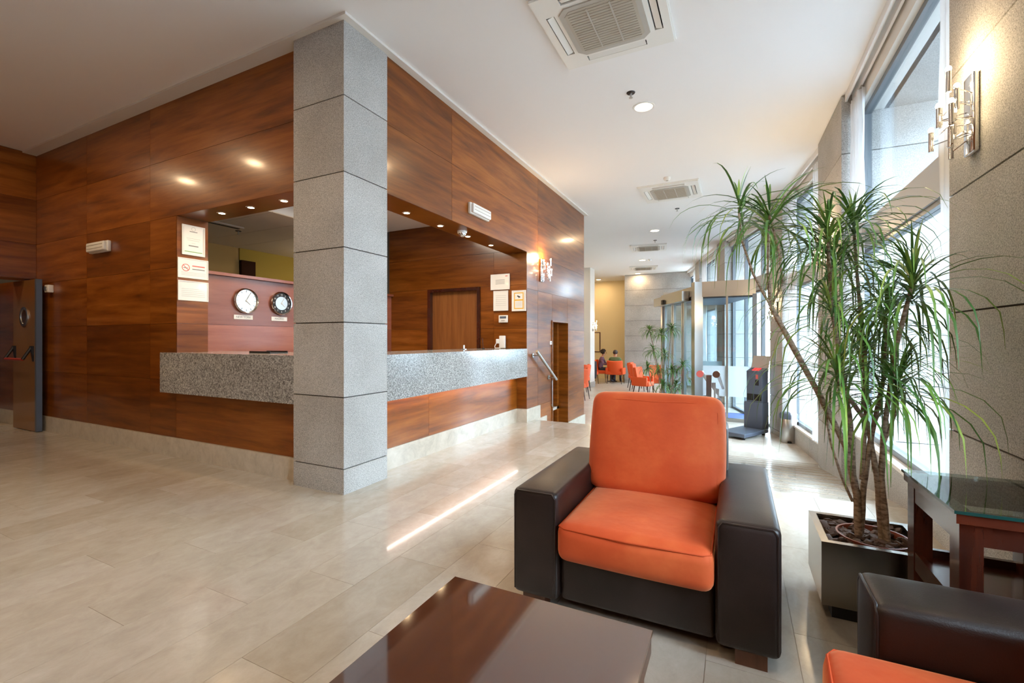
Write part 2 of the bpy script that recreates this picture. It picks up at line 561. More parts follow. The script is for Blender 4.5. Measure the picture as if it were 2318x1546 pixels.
stone_pillar('wall_pillar_reception', rect_fn(-3.41, -2.822, 2.675, 3.18), JZ)


def panel(par, axis, at, a0, a1, z0, z1, sign, m='wood', g=0.0015, th=0.012):
    """veneer panel on a plane; axis 'x' or 'y' is the normal, sign its facing"""
    b = MB()
    lo_, hi_ = (at - th, at) if sign > 0 else (at, at + th)
    if axis == 'x':
        b.box(lo_, hi_, a0 + g, a1 - g, z0 + g, z1 - g)
    else:
        b.box(a0 + g, a1 - g, lo_, hi_, z0 + g, z1 - g)
    return b.build('panel', m, par)


YW, XW = 2.77, -2.835
OL = -5.36                        # left edge of the reception opening
ZO = 2.57                         # head of the opening
# front wall
wf = MB(); wf.box(-9.3, OL, YW + .01, 3.09, -.1, CEIL)
wf.box(OL, -3.3, YW + .01, 3.09, ZO + .012, CEIL); wf.box(OL, -3.3, YW + .01, 3.05, -.1, 1.06)
wfo = wf.build('wall_reception_front', 'joint', kind='structure')
rows = [0.2, 0.81, 1.42, 2.02, ZO, 3.19, 3.815]
for c0, c1 in ((-8.8, -7.33), (-7.33, -5.87)):
    for a, b in zip(rows[:-1], rows[1:]):
        panel(wfo, 'y', YW, c0, c1, a, b, -1)
for a, b in zip(rows[:4], rows[1:5]):
    panel(wfo, 'y', YW, -5.87, OL, a, b, -1)
for a, b in zip(rows[4:-1], rows[5:]):
    panel(wfo, 'y', YW, -5.87, -3.40, a, b, -1)
panel(wfo, 'y', YW, OL, -3.40, 0.2, 0.72, -1)
for a, b in ((1.08, 1.42), (1.42, 2.02), (2.02, ZO)):       # jamb lining
    panel(wfo, 'x', OL + .012, YW, 3.09, a, b, 1)
MB().box(OL + .012, -3.3, YW + .002, 3.09, ZO, ZO + .012).build('soffit', 'wood', wfo)
# side wall
ws = MB(); ws.box(-3.2, XW - .01, 3.1, 6.25, ZO + .012, CEIL); ws.box(-3.2, -3.01, 3.1, 6.25, -.1, 1.06)
ws.box(-3.2, XW - .01, 6.262, 7.3, LOW, CEIL); ws.box(-3.2, XW - .01, 8.09, 9.11, LOW, CEIL); ws.box(-3.2, XW - .01, 7.3, 8.09, 1.57, CEIL)
wso = ws.build('wall_reception_side', 'joint', kind='structure')
cols = [3.18, 4.24, 6.68, 9.12]
for c0, c1 in zip(cols[:-1], cols[1:]):
    for a, b in ((ZO, 3.2), (3.2, 3.815)):
        panel(wso, 'x', XW, c0, c1, a, b, 1)
for a, b in ((0.2, 0.81), (0.81, 1.42), (1.42, 2.02), (2.02, ZO)):
    panel(wso, 'x', XW, 6.25, 6.68, a, b, 1)
panel(wso, 'x', XW, 6.68, 9.12, 2.02, ZO, 1)
for a, b in ((-0.3, 0.2), (0.2, 0.81), (0.81, 1.42), (1.42, 2.02)):
    panel(wso, 'x', XW, 6.68, 7.3, a, b, 1); panel(wso, 'x', XW, 8.09, 9.12, a, b, 1)
panel(wso, 'x', XW, 7.3, 8.09, 1.57, 2.02, 1)
panel(wso, 'x', -3.0, 3.18, 4.04, 0.2, 0.72, 1); panel(wso, 'x', -3.0, 4.04, 6.25, 0.2, 0.72, 1)
panel(wso, 'y', 6.25, -3.0, XW - .001, 0.2, 0.69, -1)
MB().box(-3.2, XW - .012, 3.1, 6.25, ZO, ZO + .012).build('soffit', 'wood', wso)
MB().box(-7.5, XW - .002, 9.11, 9.13, LOW, CEIL).build('end_panel', 'wood', wso)
# wall at the back of the reception with its door
wb = MB(); wb.box(-5.6, -4.62, 6.262, 6.4, 0, 3.2); wb.box(-3.68, -3.02, 6.262, 6.4, 0, 3.2); wb.box(-4.62, -3.68, 6.262, 6.4, 2.05, 3.2); wb.box(-5.6, -3.02, 6.36, 6.4, 0, 3.2)
wbo = wb.build('wall_reception_back', 'joint', kind='structure')
for c0, c1, z0, z1 in ((-5.5, -4.65, 0, .81), (-5.5, -4.65, .81, 1.42), (-5.5, -4.65, 1.42, 2.08), (-3.64, -3.4, 0, .81), (-3.64, -3.4, .81, 1.42), (-3.64, -3.4, 1.42, 2.08),
                       (-3.4, XW - .002, 1.1, 1.42), (-3.4, XW - .002, 1.42, 2.08), (-3.4, XW - .002, 2.08, 2.6), (-5.5, -3.4, 2.08, 2.6), (-5.5, -3.2, 2.6, 3.15)):
    panel(wbo, 'y', 6.25, c0, c1, z0, z1, -1)
d = struct('door_2')
fr = MB().box(-4.65, -4.60, 6.22, 6.36, 0, 2.08).box(-3.69, -3.64, 6.22, 6.36, 0, 2.08).box(-4.60, -3.69, 6.22, 6.36, 2.03, 2.08)
fr.build('door_frame', 'wood_dark', d)
MB().box(-4.60, -3.69, 6.30, 6.34, 0, 2.03).build('door_leaf', 'wood_door', d)
# partition with clocks, reception ceiling, office behind
wp = MB().box(-5.6, -5.462, 3.09, 6.25, 0, 2.0).build('wall_partition', 'joint', kind='structure')
for c0, c1 in ((3.09, 4.7), (4.7, 6.25)):
    for a, b in ((0, 0.8), (0.8, 1.42), (1.42, 2.0)):
        panel(wp, 'x', -5.45, c0, c1, a, b, 1, 'partition')
MB().box(-5.62, -5.40, 3.09, 6.25, 2.0, 2.035).build('ledge', 'partition', wp)
MB().box(-5.6, -3.2, 3.09, 6.26, 3.15, 3.2).build('ceiling_reception', 'white', kind='structure')
oc = MB().box(-8.4, -5.6, 3.09, 8.2, 2.96, 2.99).build('ceiling_office', 'joint', kind='structure')
tm = MB().box(.004, .596, .004, .596, 0, .012).mesh('ceiling_tile', 'office_tile')
for i in range(5):
    for j in range(9):
        o = bpy.data.objects.new('ceiling_tile', tm); COL.objects.link(o); o.parent = oc; o.location = (-8.4 + .56 * i * 1.0, 3.09 + .6 * j - .25, 2.948)
MB().box(-5.6, -5.59, 3.09, 8.2, 2.96, 3.2).build('trim_3', 'white', kind='structure')
MB().box(-8.4, -8.3, 3.09, 5.35, 0, 2.96).build('wall_office', 'office_tan', kind='structure')
MB().box(-8.4, -8.28, 5.35, 8.2, 0, 2.96).build('wall_office_far', 'office_yellow', kind='structure')
M['post_brown'] = mat('brown_post_paint', (58, 30, 16), 0.8, spec=0.2)
MB().box(-8.4, -8.22, 5.35, 5.62, 0, 2.72).build('trim_4', 'post_brown', kind='structure')
MB().box(-8.4, -5.5, 8.2, 8.3, 0, 3.2).build('wall_office_end', 'office_yellow', kind='structure')
MB().box(-8.4, -3.0, 3.05, 8.2, -.05, 0).build('floor_reception', 'marble_plain', kind='structure')

# baseboards
bb = MB().box(-8.8, -3.41, 2.75, YW + .012, 0, 0.2)
bb.build('baseboard_front', 'marble_base', kind='structure')
b2 = MB().box(-3.02, -2.985, 3.18, 6.25, 0, 0.2).box(-3.02, -2.815, 6.215, 6.25, 0, .2).box(XW - .01, -2.815, 6.25, 6.74, -.2, .2)
b2.build('baseboard_side', 'marble_base', kind='structure')
b3 = MB().box(XW - .01, -2.815, 6.74, 7.02, -.5, -.01).box(XW - .01, -2.815, 7.02, 7.3, -.5, -.18).box(XW - .01, -2.815, 8.09, 9.14, -.5, -.3)
b3.build('baseboard_lower', 'marble_base', kind='structure')

# door in the side wall (down on the lower level)
d = struct('door_3')
MB().box(-3.2, -2.82, 7.28, 7.305, LOW, 1.575).box(-3.2, -2.82, 8.085, 8.11, LOW, 1.575).box(-3.2, -2.82, 7.305, 8.085, 1.55, 1.575).build('door_frame', 'wood', d)
MB().box(-3.12, -3.07, 7.305, 8.085, LOW, 1.55).build('door_leaf', 'wood_door', d)
MB().box(-3.07, -3.0, 7.98, 8.085, LOW, 1.55).build('door_stop', 'wood', d)

# left end of the lobby: thick wall with the fire door
wl = MB().box(-9.2, -8.8, -4, .9, 0, CEIL).box(-9.2, -8.8, .9, 2.78, 2.1, CEIL)
wlo = wl.build('wall_left', 'joint', kind='structure')
for a, b in ((2.1, ZO), (ZO, 3.19), (3.19, 3.83)):
    panel(wlo, 'x', -8.788, .9, 2.77, a, b, 1)
MB().box(-9.2, -8.8, .9, 2.77, 2.088, 2.1).build('soffit', 'wood', wlo)
wc = MB().box(-11, -9.2, 2.78, 2.9, 0, CEIL).build('wall_corridor', 'joint', kind='structure')
for a, b in ((.2, .81), (.81, 1.42), (1.42, 2.1)):
    panel(wc, 'y', YW, -10.6, -8.8, a, b, -1)
MB().box(-11, -10.6, -4, 2.78, 0, CEIL).build('wall_corridor_end', 'wood_dark', kind='structure')
MB().box(-10.6, -8.8, 2.75, YW + .01, 0, .2).build('baseboard_corridor', 'marble_base', kind='structure')
MB().box(-10.6, -10.57, 1, 2.75, 0, .2).build('baseboard_corridor_end', 'marble_base', kind='structure')
MB().box(-11, 1.45, -4.1, -4, 0, CEIL).build('wall_behind', 'wood', kind='structure')

# far end of the hall
stone = lambda n, fn, zs: stone_pillar(n, fn, zs)
JL = [LOW, -.40, 0.205, 0.781, 1.387, 1.992, 2.599, 3.213, 3.83]
stone('wall_far', lambda i: [(-4.05 + i, 18.5 + i), (-1.55, 18.5 + i), (-1.55, 20.4), (-4.05 + i, 20.4)], JL)
MB().box(-8, -4.0, 20.1, 20.3, LOW, CEIL).build('wall_far_yellow', 'yellow', kind='structure')
MB().box(-7.6, -7.5, 9.1, 20.3, LOW, CEIL).build('wall_far_left', 'yellow', kind='structure')
MB().box(-5.35, -4.72, 15.95, 16.5, LOW, CEIL).build('wall_pillar_far', 'trim', kind='structure')
MB().box(-5.37, -4.70, 15.93, 16.52, LOW, LOW + .2).build('baseboard_pillar_far', 'stone', kind='structure')

# ---- window side: pillars, bays, curtains
PILL = [((1.0, 1.86), (1.0, 3.15), 0.0), ((1.0, 5.88), (0.97, 7.2), LOW), ((0.72, 9.25), (0.57, 9.9), LOW), ((-0.27, 12.88), (-0.48, 13.6), LOW), ((-1.08, 15.9), (-1.27, 16.8), LOW)]
for i, (p0, p1, z0) in enumerate(PILL):
    f = Frame(p0, p1)
    zs = [-.62] + [z for z in JL if z > -.45] if i < 2 else JL
    zs = [z0 - .12] + [z for z in JL if z > z0 - .05 and z > -.45]
    stone_pillar('wall_pillar_%d' % (i + 1), (lambda f: lambda k: [f.p(0 + k, 0 + k, 0)[:2], f.p(0 + k, 0.95, 0)[:2], f.p(f.L - k, 0.95, 0)[:2], f.p(f.L - k, 0 + k, 0)[:2]])(f), zs)


def curtain(f, s0, s1, o, z0, z1, folds, label, amp=0.028, group='sheer curtains at the windows'):
    nx = folds * 8; nz = 10; b = MB(); vs = []; fs = []
    for j in range(nz + 1):
        zz = z1 + (z0 - z1) * j / nz
        for i in range(nx + 1):
            a = s0 + (s1 - s0) * i / nx
            ph = 2 * PI * folds * i / nx
            vs.append(f.p(a + 0.006 * math.sin(ph * .5 + j), o + amp * math.sin(ph + 0.25 * math.sin(j * .9)) + .006 * math.sin(j * 1.7 + i), zz))
    for j in range(nz):
        for i in range(nx):
            q = j * (nx + 1) + i
            fs.append((q, q + 1, q + nx + 2, q + nx + 1))
    c = thing('sheer_curtain', label, 'curtain', group=group)
    b.add(vs, fs).build('cloth', 'sheer', c, smooth=180)
    MB().tube([f.p(s0, o, z1 + .012), f.p(s1, o, z1 + .012)], .008, 6).build('curtain_rail', 'steel', c)
    return c


def bay(n, f, zf, zs, transom=None, mull=(), head=3.62):
    wn = struct('window_%d' % n)
    L = f.L
    if zs is not None:
        MB().fbox(f, 0, L, .12, .34, zf - .62, zs).build('sill_wall', 'stone', wn)
        MB().fbox(f, 0, L, .10, .36, zs, zs + .03).build('window_sill', 'trim', wn)
        zb = zs + .03
    else:
        zb = zf
    MB().fbox(f, 0, L, .13, .40, head, CEIL).build('window_head', 'trim', wn)
    MB().fbox(f, 0, L, .03, .05, 3.76, CEIL).fbox(f, 0, L, .09, .11, 3.74, CEIL).build('pelmet', 'white', wn)
    w_ = .05
    fm = MB()
    fm.fbox(f, 0, w_, .18, .25, zb, head).fbox(f, L - w_, L, .18, .25, zb, head).fbox(f, w_, L - w_, .18, .25, head - w_, head).fbox(f, w_, L - w_, .18, .25, zb, zb + w_)
    fm.build('window_frame', 'frame', wn)
    for q in mull:
        MB().fbox(f, q - .025, q + .025, .18, .25, zb + w_, head - w_).build('mullion', 'frame', wn)
    zz = [zb + w_, head - w_]
    if transom:
        MB().fbox(f, w_, L - w_, .16, .28, transom[0], transom[1]).build('transom', 'spandrel', wn)
        MB().fbox(f, w_, L - w_, .175, .255, transom[0] - .04, transom[0]).build('window_frame', 'frame', wn)
        zz = [zb + w_, transom[0] - .04, transom[1], head - w_]
    for a, b in zip(zz[::2], zz[1::2]):
        MB().fbox(f, w_, L - w_, .21, .218, a, b).build('pane', 'glass', wn)
    MB().fbox(f, -.05, L + .05, .36, 1.5, 3.62, 3.9).build('outer_soffit', 'stone', wn)
    return wn


F0 = Frame((1.25, .1), (1.25, 1.86))
F1 = Frame((1.0, 3.15), (1.0, 5.88)); F2 = Frame((0.97, 7.2), (0.72, 9.25)); F3 = Frame((0.57, 9.9), (-0.27, 12.88)); F4 = Frame((-0.48, 13.6), (-1.08, 15.9)); F5 = Frame((-1.27, 16.8), (-1.75, 18.6))
bay(1, F0, 0, None, (2.16, 2.42), mull=(.9,))
MB().box(1.25, 1.6, -4, .1, -.1, CEIL).build('wall_right_near', 'stone', kind='structure')
bay(2, F1, 0, .245, (2.16, 2.42))
bay(3, F2, LOW, -.22, (2.16, 2.42))
bay(4, F3, LOW, None, (2.3, 2.6), mull=(1.0, 2.1))
bay(5, F4, LOW, -.22, (2.16, 2.42))
bay(6, F5, LOW, -.22, (2.16, 2.42))
curtain(F1, 0.02, .34, .085, .29, 3.70, 4, 'sheer voile curtain hanging against the pillar with the bright wall lamp')
curtain(F1, F1.L - .42, F1.L - .05, .09, .29, 3.70, 5, 'gathered sheer curtain beside the second pillar behind the tall plant')
curtain(F2, .05, .5, .085, -.18, 3.70, 5, 'sheer curtain behind the pedal bin, between second and third pillars')
curtain(F2, F2.L - .5, F2.L - .05, .085, -.18, 3.70, 5, 'sheer curtain on the near side of the third pillar, above the bin')
curtain(F4, F4.L - .6, F4.L - .05, .085, -.18, 3.70, 5, 'sheer curtain above the steel door header, left of the narrow pillar')
curtain(F5, .05, .7, .085, -.18, 3.70, 5, 'sheer curtain at the last window beside the far grey stone wall')
curtain(F4, .05, .5, .085, -.18, 3.70, 5, 'sheer curtain seen above the glass vestibule beside the fourth pillar')

# outside
MB().box(1.45, 40, -12, 40, -.75, LOW - .02).build('floor_street', 'street', kind='structure')
bd = thing('street_building', 'pale stone building across the street seen through the windows', 'building', (19, 6, LOW - .02))
MB().box(0, 6, -22, 26, 0, 7.5).build('wall', 'facade', bd)
wm = MB().box(-.03, .04, -.7, .7, 0, 1.9).mesh('window', 'facade_window')
for fz in (1.0, 4.6):
    for j in range(14):
        o = bpy.data.objects.new('window', wm); COL.objects.link(o); o.parent = bd; o.location = (0, -20 + 3.3 * j, fz)
MB().box(-.25, 0, -22, 26, 3.6, 3.85).build('cornice', 'facade', bd)

# ================================================================== LIGHTS OF THE ROOM
def downlight(loc, label, power, group=None, r=.095, col=WARM):
    t = thing('ceiling_downlight', label, 'downlight', loc, group=group)
    MB().lathe([(r, -.006), (r + .02, -.006), (r + .025, 0.0), (r, 0.0)], 28, ring=True).build('ring', 'plastic', t, smooth=40)
    MB().lathe([(.001, -.004), (r, -.004), (r, -.002), (.001, -.002)], 28).build('diffuser', 'lamp', t)
    area('lamp_light', t, (0, 0, -.02), r * 2, power, col)
    return t


def C(x, y, z=CEIL):
    p = gz(x, y, CEIL); p.z = z; return p


downlight(C(1457, 242), 'large round ceiling downlight nearest the viewer, past the big air conditioner', 22)
downlight(C(1482, 522), 'round ceiling downlight between the second and third air conditioners', 22)
downlight(C(1454, 589), 'small bright ceiling downlight just beyond the third air conditioner', 22)
downlight(C(1444, 619), 'tiny ceiling downlight in front of the far grey stone wall', 12)
downlight(C(1355, 633), 'ceiling downlight above the yellow wall and the seated people', 14)
for x, y in ((-8.0, 1.25), (-6.3, 1.25), (-4.4, 1.0), (-2.4, .4), (-6.3, -1.6), (-3.6, -1.6), (-.6, .2), (-.6, -2.2)):
    downlight((x, y, CEIL), 'round ceiling downlight in the lobby to the left, outside the picture', 14, 'lobby downlights out of frame')
for x, y in ((-5.9, 12), (-5.9, 15.5), (-6.2, 18.6)):
    downlight((x, y, CEIL), 'round ceiling downlight over the cafe chairs, hidden behind the wooden wall', 14, 'cafe downlights out of frame')
downlight((-9.9, 2.0, CEIL - .5), 'dim downlight in the dark corridor behind the fire door', 9)


def spot(p, label, group):
    t = thing('recessed_spotlight', label, 'spotlight', p, group=group)
    MB().lathe([(.03, -.004), (.042, -.004), (.046, 0), (.03, 0)], 20, ring=True).build('ring', 'chrome', t, smooth=40)
    MB().lathe([(.001, -.002), (.03, -.002), (.03, -.001), (.001, -.001)], 20).build('bulb', 'bulb', t)
    area('spot_light', t, (0, 0, -.012), .05, 3.2, WARM, 180)


for x, lab in ((-4.831, 'halogen spotlight over the counter, leftmost, next to the framed certificates'), (-4.358, 'halogen spotlight over the counter, middle of the three left of the pillar'), (-3.867, 'halogen spotlight over the counter, just left of the granite pillar')):
    spot((x, 2.93, ZO), lab, 'spotlights over the left counter')
for y, lab in ((3.777, 'halogen spotlight just right of the granite pillar'), (4.378, 'halogen spotlight left of the dome camera'), (4.986, 'halogen spotlight right of the dome camera'), (5.597, 'halogen spotlight farthest from the granite pillar')):
    spot((-3.09, y, ZO), lab, 'spotlights over the right counter')
t = thing('fluorescent_panel', 'white fluorescent ceiling fitting inside the reception office', 'ceiling light', (-4.3, 4.4, 3.148))
MB().box(-.3, .3, -.6, .6, -.05, 0).build('housing', 'plastic', t); MB().box(-.27, .27, -.57, .57, -.056, -.05).build('diffuser', 'lamp', t)
area('panel_light', t, (0, 0, -.07), .5, 15, (1, .93, .86), 180, size_y=1.1)
t = thing('office_fill_globe', 'added white globe light in the office behind the clock wall, hidden by the pillar', 'added light', (-7.0, 6.6, 2.948))  # unseen globe lamp, added to brighten the office ceiling
MB().tube([(0, 0, 0), (0, 0, -.3)], .008, 6).build('cord', 'plastic', t)
MB().ball((0, 0, -.42), .12, 10).build('globe', 'lamp', t, smooth=180)
l = bpy.data.lights.new('office_fill_light', 'POINT'); l.energy = 30; l.color = (1, .8, .56); l.shadow_soft_size = .13
o = bpy.data.objects.new('office_fill_light', l); COL.objects.link(o); o.parent = t; o.location = (0, 0, -.42)
t = thing('counter_light_tube', 'pinkish white light tube under the granite counter right of the pillar', 'light tube', (-2.93, 4.7, .735))
MB().box(-.02, .02, -1.45, 1.45, -.01, .01).build('housing', 'plastic', t)
MB().tube([(0, -1.43, -.02), (0, 1.43, -.02)], .012, 8).build('tube', 'tube', t, smooth=60)
area('tube_light', t, (0, 0, -.035), .03, 3, (1, .8, .68), 170, size_y=2.8)


def sconce(loc, rotz, label, light=5.0, seed=1):
    """chrome plate on the wall (local +x points off the wall) with little tube lamps on crossing rods"""
    rs = random.Random(seed)
    t = thing('wall_lamp', label, 'wall lamp', loc, (0, 0, rotz), 'chrome wall lamps')
    MB().rbox((.014, 0, 0), (.013, .05, .185), .008, 2, div=1).build('back_plate', 'chrome', t, smooth=40)
    spec = [(.06, -.02, .10), (.09, .075, .06), (.13, .11, .13), (.10, -.085, .045), (.13, .14, -.03), (.10, .07, -.05), (.06, -.09, -.06), (.14, .03, -.0), (.12, .10, -.12), (.07, -.05, -.13), (.15, -.03, -.09)]
    for i, (x, y, z) in enumerate(spec):
        c = MB().lathe([(.0005, -.05), (.0105, -.05), (.0105, .045), (.0005, .045)], 10, (x, y, z)).build('lamp_holder', 'chrome', t, smooth=40)
        MB().ball((x, y, z + .055), .012, 6, (1, 1, 1.3)).build('bulb', 'bulb', c, smooth=180)
        MB().tube([(.02, y * .3, z * .75 - .01), (x, y, z - .02)], .0028, 5).build('rod', 'chrome', t)
    for a, b in (((.10, -.12, .03), (.12, .17, .02)), ((.12, -.10, -.06), (.13, .19, -.08)), ((.07, -.10, -.10), (.12, .12, -.16))):
        MB().tube([a, b], .0028, 5).build('rod', 'chrome', t)
    l = bpy.data.lights.new('lamp_light', 'POINT'); l.energy = light; l.color = (1, .74, .44); l.shadow_soft_size = .06
    o = bpy.data.objects.new('lamp_light', l); COL.objects.link(o); o.parent = t; o.location = (.12, 0, .22)
    return t


sconce((1.0, 2.86, 2.30), PI, 'lit chrome wall lamp on the stone pillar at the right edge', 8)
sconce((.985, 6.55, 2.28), PI, 'lit chrome wall lamp on the second pillar, half hidden by plant leaves', 24)
sconce((XW, 6.80, 2.36), 0, 'lit chrome wall lamp on the polished wooden wall beside the counter', 24)
sconce((-4.72, 16.2, 1.73), 0, 'glowing wall lamp on the far column in front of the yellow wall', 9)
sconce((.66, 9.5, 1.75), PI, 'wall lamp on the third pillar above the weighing machine', 5)

# ================================================================== RECEPTION THINGS
t = thing('reception_counter', 'polished grey granite reception counter wrapping around the pillar', 'counter', (-3.41, 2.68, .69))
MB().box(-2.08, -.002, 0, .03, 0, .42).build('front_fascia', 'counter', t)
MB().box(-2.08, -2.05, .03, .09, 0, .42).build('end_fascia', 'counter', t)
MB().box(-2.08, -.002, .03, .75, .40, .42).build('countertop', 'counter', t)
MB().box(.555, .588, .502, 3.565, 0, .42).build('side_fascia', 'counter', t)
MB().box(-.2, .555, .502, 3.565, .40, .42).build('countertop', 'counter', t)
MB().box(-2.05, -.002, .03, .36, .0, .012).box(.2, .40, .502, 3.535, .0, .012).build('underside', 'joint', t)


def clock(p, dark, label):
    t = thing('wall_clock', label, 'clock', p, FACE_PX, 'round wall clocks on the partition')
    MB().lathe([(.14, 0), (.152, .004), (.155, .03), (.148, .04), (.138, .036), (.138, .02)], 40, ring=True).build('case', 'chrome', t, smooth=40)
    MB().lathe([(.001, .02), (.14, .02), (.14, .022), (.001, .022)], 40).build('dial', 'steel' if not dark else 'dark', t)
    if dark:
        MB().lathe([(.001, .0225), (.088, .0225), (.088, .024), (.001, .024)], 40).build('centre_disc', 'steel', t)
    for k in range(12):
        a = k * PI / 6
        if dark:
            text(str(12 if k == 0 else k), .03, (.112 * math.sin(a), .112 * math.cos(a), .0235), 'paper', t, 'numeral')
        else:
            b = MB(); c, s_ = math.cos(a), math.sin(a)
            pts = [(-.003, .105), (.003, .105), (.003, .128), (-.003, .128)]
            b.prism([(x * c + y * s_, -x * s_ + y * c) for x, y in pts], .0225, .024).build('hour_mark', 'ink', t)
    for ang, ln, wd in ((2.3, .07, .006), (.5, .1, .004)):
        c, s_ = math.cos(ang), math.sin(ang)
        MB().prism([(x * c + y * s_, -x * s_ + y * c) for x, y in [(-wd, -.015), (wd, -.015), (wd * .5, ln), (-wd * .5, ln)]], .026, .028).build('hand', 'paper' if not dark else 'plastic', t)
    return t


clock((-5.45, 3.59, 1.725), False, 'round silver wall clock with plain pale dial, left of the two')
clock((-5.45, 4.075, 1.727), True, 'round silver wall clock with black numeral ring, nearest the pillar')


def plate(p, wd, word, label):
    t = thing('name_plate', label, 'name plate', p, FACE_PX)
    MB().box(-wd / 2, wd / 2, -.027, .027, 0, .006).build('plate', 'plastic', t)
    text(word, .036, (0, 0, .0062), 'ink', t)


plate((-5.45, 3.565, 1.522), .24, 'NEW YORK', 'white plate lettered NEW YORK under the pale clock')
plate((-5.45, 4.056, 1.520), .23, 'MADRID', 'white city name plate under the black numeral clock')


def framed(name, label, p, rot, wd, ht, cat='framed notice', frame='plastic'):
    t = thing(name, label, cat, p, rot)
    b = MB(); k = .008
    b.box(-wd / 2, wd / 2, ht / 2 - k, ht / 2, 0, .012).box(-wd / 2, wd / 2, -ht / 2, -ht / 2 + k, 0, .012).box(-wd / 2, -wd / 2 + k, -ht / 2 + k, ht / 2 - k, 0, .012).box(wd / 2 - k, wd / 2, -ht / 2 + k, ht / 2 - k, 0, .012)
    b.build('frame', frame, t)
    MB().box(-wd / 2 + k, wd / 2 - k, -ht / 2 + k, ht / 2 - k, 0, .006).build('sheet', 'paper', t)
    return t


def line(t, x0, x1, y, h=.004, m='ink_light'):
    MB().box(x0, x1, y - h / 2, y + h / 2, .006, .0065).build('printed_line', m, t)


XJ = OL + .0125
t = framed('certificate', 'upright framed certificate with green stripe, top of the jamb stack', (XJ, 2.933, 2.33), FACE_PX, .235, .325)
for y, a in ((.02, .07), (0, .06), (-.03, .02)): line(t, -a, a, y)
line(t, -.05, .05, -.06, .012, 'ink'); line(t, -.09, .09, -.125, .008, 'green_ink')
line(t, -.04, .04, .095, .008, 'ink'); MB().lathe([(.018, .006), (.022, .006), (.022, .0066), (.018, .0066)], 20, (0, .125, 0), ring=True).build('emblem', 'ink_light', t)
for x in (-.1, .1): MB().box(x - .0015, x + .0015, -.14, .14, .006, .0064).build('border_line', 'ink_light', t)
t = framed('no_smoking_notice', 'landscape notice with red no smoking symbol, middle of the jamb stack', (XJ, 2.93, 2.022), FACE_PX, .31, .215)
MB().lathe([(.033, .006), (.04, .006), (.04, .0068), (.033, .0068)], 28, (-.075, .005, 0), ring=True).build('red_ring', 'red', t)
MB().prism([(-.102, .028), (-.098, .033), (-.048, -.018), (-.052, -.023)], .006, .0068).build('red_bar', 'red', t)
MB().box(-.1, -.056, -.002, .006, .006, .0064).build('cigarette', 'ink', t)
line(t, -.01, .12, .03, .012, 'red'); line(t, -.01, .12, -.005, .01, 'ink')
for y in (-.045, -.06, -.075): line(t, -.12, .13, y)
t = framed('printed_notice', 'landscape glossy notice reflecting lamps, lowest of the jamb stack', (XJ, 2.932, 1.778), FACE_PX, .31, .215)
for y in (.02, .0, -.02, -.04, -.06): line(t, -.12, .12, y)
YB = 6.2375
t = framed('certificate', 'landscape certificate on the dark wall, topmost of the three right of the door', (-3.278, YB, 2.137), FACE_NY, .33, .24)
for y in (.03, .01, -.01, -.03): line(t, -.08, .08, y, .006, 'ink')
MB().box(.09, .13, .08, .092, .006, .0066).build('emblem', 'red', t)
t = framed('blank_notice', 'upright white sheet between the certificate and the small thermostat', (-3.266, YB, 1.846), FACE_NY, .255, .31)
for k in range(6): line(t, -.09, .09, .08 - .03 * k)
t = framed('camera_notice', 'white sheet with yellow camera warning, next to the wooden pilaster', (-2.958, YB, 1.835), FACE_NY, .235, .315)
b = MB().box(-.08, .08, .11, .125, .006, .0068).box(-.08, .08, -.125, -.11, .006, .0068).box(-.08, -.065, -.11, .11, .006, .0068).box(.065, .08, -.11, .11, .006, .0068).box(-.065, .065, 0, .02, .006, .0068)
b.build('yellow_border', 'yellow_ink', t)
MB().prism([(-.03, .065), (.02, .045), (.028, .06), (-.022, .082)], .006, .0068).build('camera_symbol', 'dark', t); MB().box(-.005, .005, .04, .055, .006, .0068).build('camera_symbol', 'dark', t)
for k in range(4): line(t, -.05, .05, -.02 - .02 * k)
t = thing('thermostat', 'small white thermostat with dark display below the blank sheet', 'thermostat', (-3.219, YB, 1.564), FACE_NY)
MB().rbox((0, 0, .012), (.077, .056, .012), .006, 2, div=1).build('body', 'plastic', t, smooth=40); MB().box(-.055, .055, .005, .04, .023, .0255).build('display', 'slate', t); MB().box(-.03, .03, -.035, -.02, .023, .0255).build('button', 'plastic_grey', t)
t = thing('desk_telephone', 'white wall telephone handset standing at the end of the counter', 'telephone', (-3.24, YB - .02, 1.11), FACE_NY)
MB().rbox((.02, .1, .02), (.05, .095, .02), .01, 2, div=1).build('body', 'plastic', t, smooth=40); MB().rbox((-.06, .11, .02), (.028, .035, .018), .01, 2, div=1).build('handset', 'plastic', t, smooth=40)
MB().tube([(-.08, .09, .02), (-.11, .03, .03), (-.09, .006, .05), (0, .006, .05)], .006, 6).build('cord', 'plastic', t)
t = thing('counter_clip', 'small chrome clip on the counter below the office door', 'clip', (-3.35, 5.3, 1.11))
MB().box(-.03, .03, -.02, .02, 0, .01).box(-.005, .005, -.015, .015, .01, .06).build('clip_body', 'steel', t)
t = thing('desk_pen', 'thin pen standing upright on the counter near the telephone', 'pen', (-3.3, 5.75, 1.11))
MB().lathe([(.02, 0), (.02, .01), (.004, .014)], 12).build('pen_base', 'dark', t); MB().tube([(0, 0, .01), (-.01, -.01, .15)], .004, 6).build('shaft', 'dark', t)
t = thing('desk_tray', 'flat black tray lying on the counter under the pale clock', 'tray', (-4.3, 3.08, 1.11))
MB().box(-.16, .16, -.1, .1, 0, .008).box(-.16, .16, -.1, -.09, .008, .02).box(-.16, .16, .09, .1, .008, .02).build('tray_body', 'dark', t)
t = thing('computer_monitor', 'black computer monitor edge behind the counter beside the pillar', 'monitor', (-3.95, 3.62, .75), (0, 0, .9))
